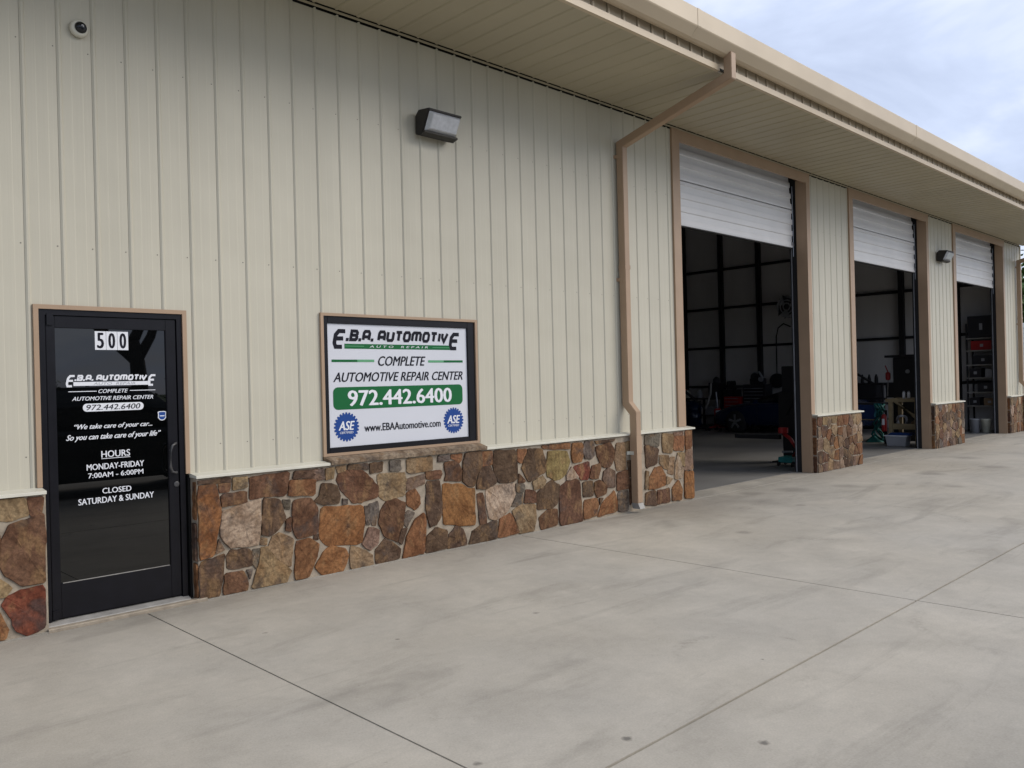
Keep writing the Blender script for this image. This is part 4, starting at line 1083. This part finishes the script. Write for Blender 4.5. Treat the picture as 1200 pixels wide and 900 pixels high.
MB().add([(18.77+.02*math.sin(i*1.3+j), 1.62+.045*i+.01*math.sin(j*1.7), .93-.055*j) for i in range(5) for j in range(7)], [(i*7+j,(i+1)*7+j,(i+1)*7+j+1,i*7+j+1) for i in range(4) for j in range(6)]).build('hanging_cloth', mat('light_blue_cloth', (.08,.30,.42), .8), t, smooth=True)
t = thing('fire_extinguisher', (18.05,1.28,.3), 'red fire extinguisher with white label at the left of the lumber workbench', 'fire extinguisher')
MB().lathe([(.05,0),(.06,.02),(.06,.34),(.045,.39),(.02,.41)], (18.05,1.285,.30), 'z', 16).build('cylinder', 'red', t, smooth=True)
MB().lathe([(.018,0),(.018,.03)], (18.05,1.285,.712), 'z', 8).build('valve', 'steel', t); box('lever', 'cabinet', t, 17.99,18.09,1.275,1.295,.745,.762)
box('label', 'lett', t, 17.986,17.989,1.25,1.31,.46,.60); MB().tube([(18.03,1.285,.73),(17.98,1.33,.70),(17.99,1.35,.5)], .01, 6).build('hose', 'rubber', t)
MB().box(18.12,18.15,1.25,1.32,.005,.8).build('wall_bracket', 'frame_steel', t)
t = thing('storage_bin', (17.72,.85,0), 'pale plastic storage bin with blue lid on the floor under the workbench', 'bin')
def frus(x, y, a0, b0, a1, b1, z0, z1): return [(x-a0,y-b0,z0),(x+a0,y-b0,z0),(x+a0,y+b0,z0),(x-a0,y+b0,z0),(x-a1,y-b1,z1),(x+a1,y-b1,z1),(x+a1,y+b1,z1),(x-a1,y+b1,z1)]
CUBE = [(0,3,2,1),(4,5,6,7),(0,1,5,4),(1,2,6,5),(2,3,7,6),(3,0,4,7)]
MB().add(frus(17.72,.85,.13,.20,.155,.235,.006,.225), CUBE).build('tub', 'grey', t, bevel=.008); MB().box(17.55,17.89,.60,1.10,.228,.25).build('rim', 'lett', t, bevel=.004)
MB().add(frus(17.74,.78,.15,.26,.12,.20,.252,.31), CUBE).build('lid', 'bluep', t, bevel=.01)
# steel tubing rack at the back
t = thing('tube_rack', (22.2,3.3,0), 'dark angled steel tubing frame against the end wall in the middle bay', 'rack')
for a, b in (((22.1,3.75,1.75),(22.1,3.15,1.38)),((22.1,4.4,1.38),(22.1,2.8,1.38)),((22.1,4.4,1.0),(22.1,2.8,.95)),((22.1,2.9,.0),(22.1,2.9,1.4)),((22.1,4.3,.0),(22.1,4.3,1.4))):
    MB().tube([a,b], .035, 6).build('tube', 'frame_steel', t)

# ---- bay 3: shelving
t = thing('shelving_unit', (23.8,.8,0), 'tall steel shelving unit full of boxes inside the farthest bay', 'shelves')
for x in (23.55,24.05):
    for y in (.42,1.14): box('upright', 'frame_steel', t, x-.02,x+.02,y-.02,y+.02,.005,3.0)
SZ = (.70,1.08,1.48,1.84,2.24,2.58)
for z in SZ: box('shelf', 'alu', t, 23.52,24.07,.40,1.16,z-.02,z+.01)
items = [(.47,.75,.22,.2,'cardboard carton on the lowest shelf, nearest the door track','card'),(.85,1.1,.71,.22,'dark crate on the lowest shelf at the left','cabinet'),(.5,.9,1.09,.25,'black parts case on the second shelf','cabinet'),
 (.45,.7,1.49,.22,'grey carton with pale label on the third shelf, right side','grey'),(.8,1.1,1.49,.26,'dark carton on the third shelf, left side','cabinet'),(.5,1.0,1.85,.26,'grey tub on the fourth shelf','cabinet'),
 (.5,1.05,2.25,.26,'long red box on the fifth shelf','red'),(.45,1.12,2.60,.60,'large black box on top of the shelving unit','cabinet')]
for y0, y1, z, h, lb, m_ in items:
    if z < .6: z = .71
    t = thing('storage_box', (23.75,(y0+y1)/2,z), lb, 'box', 'boxes on the shelving unit')
    box('carton', m_, t, 23.58,23.98,y0,y1,z+.002,z+h, bevel=.006)
    box('box_label', 'grey', t, 23.577,23.579,(y0+y1)/2-.04,(y0+y1)/2+.04,z+h*.35,z+h*.65)
for x, y, lb in ((22.95,.80,'white plastic bucket, left of the pair inside the farthest bay'),(22.95,.53,'yellowish plastic bucket, right of the pair inside the farthest bay')):
    t = thing('bucket', (x,y,0), lb, 'bucket', 'buckets on the floor of the farthest bay')
    MB().lathe([(.105,0),(.122,.33),(.130,.335),(.130,.37),(.122,.37)], (x,y,.006), 'z', 18).build('pail', 'bucket' if y < .6 else 'grey', t, smooth=True)
    MB().tube([(x,y+.127*math.cos(R(a)),.34-.10*math.sin(R(a))) for a in range(0,181,20)], .004, 5).build('handle', 'steel', t)

# ------------------------------------------------------------------ beyond
def lap_trailer():
    t = thing('white_trailer', (40,2,0), 'white trailer with horizontal slatted side beyond the far corner of the building', 'trailer')
    box('box_body', 'white', t, 36.05,44,-.4,3.35,.75,3.55)
    for i in range(14): MB().prism_y([(36.0,.76+i*.2),(36.045,.76+i*.2),(36.045,.955+i*.2),(36.03,.955+i*.2)], -.4,3.35).build('slat', 'lett', t)
    for x in (38,39,42): MB().lathe([(.15,-.12),(.42,-.12),(.42,.12),(.15,.12)], (x,-.25,.42), 'y', 18).build('wheel', 'rubber', t)
lap_trailer()
def tree(x, y, h, r, label, leafm='leaf', nleaf=2600, seed=1, trunk=.16, low=.28, group=None, bare=False):
    rnd = random.Random(seed)
    t = thing('tree', (x,y,-.1), label, 'tree', group)
    tr = MB(); clumps = []
    def limb(p, d, L, r0, depth):
        pts = [p]; q = Vector(p); dd = Vector(d)
        for i in range(5):
            dd = (dd+Vector((rnd.uniform(-.18,.18),rnd.uniform(-.18,.18),rnd.uniform(-.05,.12)))).normalized(); q = q+dd*L/5; pts.append(q.copy())
        tr.tube(pts, r0, 7 if depth == 0 else 5, r0*.55)
        if depth < (3 if bare else 2):
            for k in range(3 if depth == 0 else 3):
                a = rnd.uniform(0,6.28); base = pts[rnd.choice((3,4,5))]
                nd = (dd+Vector((math.cos(a)*.9,math.sin(a)*.9,rnd.uniform(-.1,.5)))).normalized()
                limb(base, nd, L*rnd.uniform(.55,.75), r0*.5, depth+1)
        clumps.append((pts[-1], depth)); clumps.append((pts[3], depth))
    limb(Vector((x,y,-.15)), (0,0,1), h*.42, trunk*h/8, 0)
    tr.build('trunk', 'bark', t, smooth=True)
    if not bare:
        lm = MB()
        C = [Vector((x+rnd.uniform(-1,1)*r*.75, y+rnd.uniform(-1,1)*r*.75, h*(low+.06)+rnd.random()*(h*(.94-low)))) for _ in range(26)]
        C = [c for c in C if ((c.x-x)/r)**2+((c.y-y)/r)**2+((c.z-h*.62)/(h*.42))**2 < 1.0] + [c for c, d in clumps if d > 0]
        for i in range(nleaf):
            c = rnd.choice(C); g_ = r*.24
            p_ = c+Vector((rnd.gauss(0,g_),rnd.gauss(0,g_),rnd.gauss(0,g_*.8)))
            if p_.z < h*low*.6: continue
            u = Vector((rnd.uniform(-1,1),rnd.uniform(-1,1),rnd.uniform(-.6,.6))).normalized(); v = u.cross(Vector((rnd.uniform(-1,1),rnd.uniform(-1,1),1))).normalized()
            s_ = r*rnd.uniform(.035,.075)
            lm.add([p_-u*s_-v*s_*.5, p_+u*s_-v*s_*.4, p_+u*s_*.9+v*s_*.5, p_-u*s_*.8+v*s_*.6], [(0,1,2,3)])
        lm.build('crown', leafm, t)
tree(60, 9.6, 9.4, 4.2, 'dense green tree visible past the far corner of the building, behind the trailer', nleaf=9000, seed=3, low=.1)
tree(66, 4.5, 8.0, 3.8, 'lower bushy tree to the right of the tree behind the trailer', 'leaf2', nleaf=4000, seed=5, low=.1)
tree(56, 16.5, 9.8, 4.5, 'broad green tree hidden mostly by the far corner of the building', nleaf=4000, seed=8, low=.1)
# dark SUV parked behind the photographer (its reflection darkens the middle of the door glass)
SX, SY_ = 3.2, -8.4
suv = thing('parked_suv', (SX,SY_,0), 'black SUV parked on the apron facing right, mirrored dark in the door glass', 'car')
def ssec(x, hw, zt, zb, tw):
    P = [(-hw*.95,zb),(-hw,zb+.15),(-hw,zt-.10),(-hw*.95,zt-.02),(-tw*.8,zt),(tw*.8,zt),(hw*.95,zt-.02),(hw,zt-.10),(hw,zb+.15),(hw*.95,zb)]
    return [(SX+x, SY_+y, z) for y, z in P]
loft([ssec(-2.4,.80,1.0,.45,.7),ssec(-2.25,.94,1.08,.30,.8),ssec(-1.2,.96,1.10,.26,.8),ssec(.9,.96,1.08,.26,.8),ssec(1.2,.95,1.05,.27,.8),ssec(2.1,.92,.98,.30,.8),ssec(2.4,.78,.88,.42,.65)]).build('body', 'carblack', suv, smooth=True)
loft([[(SX+x,SY_-b,1.07),(SX+x,SY_-t_,z),(SX+x,SY_+t_,z),(SX+x,SY_+b,1.07)] for x, b, t_, z in ((-2.25,.84,.80,1.12),(-1.95,.88,.72,1.68),(-.2,.90,.72,1.74),(.45,.90,.72,1.66),(1.15,.86,.80,1.10))]).build('cabin_glass', 'carglass', suv, smooth=True)
MB().box(SX-1.9,SX+.4,SY_-.66,SY_+.66,1.70,1.76).build('roof_panel', 'carblack', suv, bevel=.02)
for sy in (-1,1):
    for x in (-1.45,1.45):
        wh = MB().lathe([(.22,-.11),(.36,-.10),(.375,-.06),(.375,.06),(.36,.10),(.22,.11)], (SX+x,SY_+sy*.86,.375), 'y', 22).build('wheel', 'rubber', suv, smooth=True)
        MB().lathe([(.24,0),(.24,.02*sy),(.10,.03*sy),(.05,.05*sy)], (SX+x,SY_+sy*.955,.375), 'y', 18).build('rim', 'rim', wh)
    MB().box(SX+2.22,SX+2.36,SY_+sy*.62-.14,SY_+sy*.62+.14,.72,.86).build('headlight', 'lens', suv, bevel=.02)
    box('mirror', 'carblack', suv, SX+.75,SX+.9,SY_+sy*1.03-.09,SY_+sy*1.03+.09,1.05,1.2, bevel=.02)
# across the road behind the camera (seen mirrored in the door glass)
tree(8.7, -22, 8.5, 3.2, 'bare forked tree across the lot mirrored in the door glass', bare=True, seed=11, trunk=.36)
for i in range(14):
    tree(-52+i*11+random.uniform(-3,3), -88+random.uniform(-6,6), random.uniform(1.8,2.6), random.uniform(4.0,5.5), ['dark','mid green','dusty green'][i%3]+' field-edge tree in the row far across the road, %s' % ['with rounded crown','with ragged crown','with wide low crown','with narrow crown','with lopsided crown'][i%5], 'leaf2', nleaf=900, seed=20+i, group='trees along the far edge of the field', low=.05)
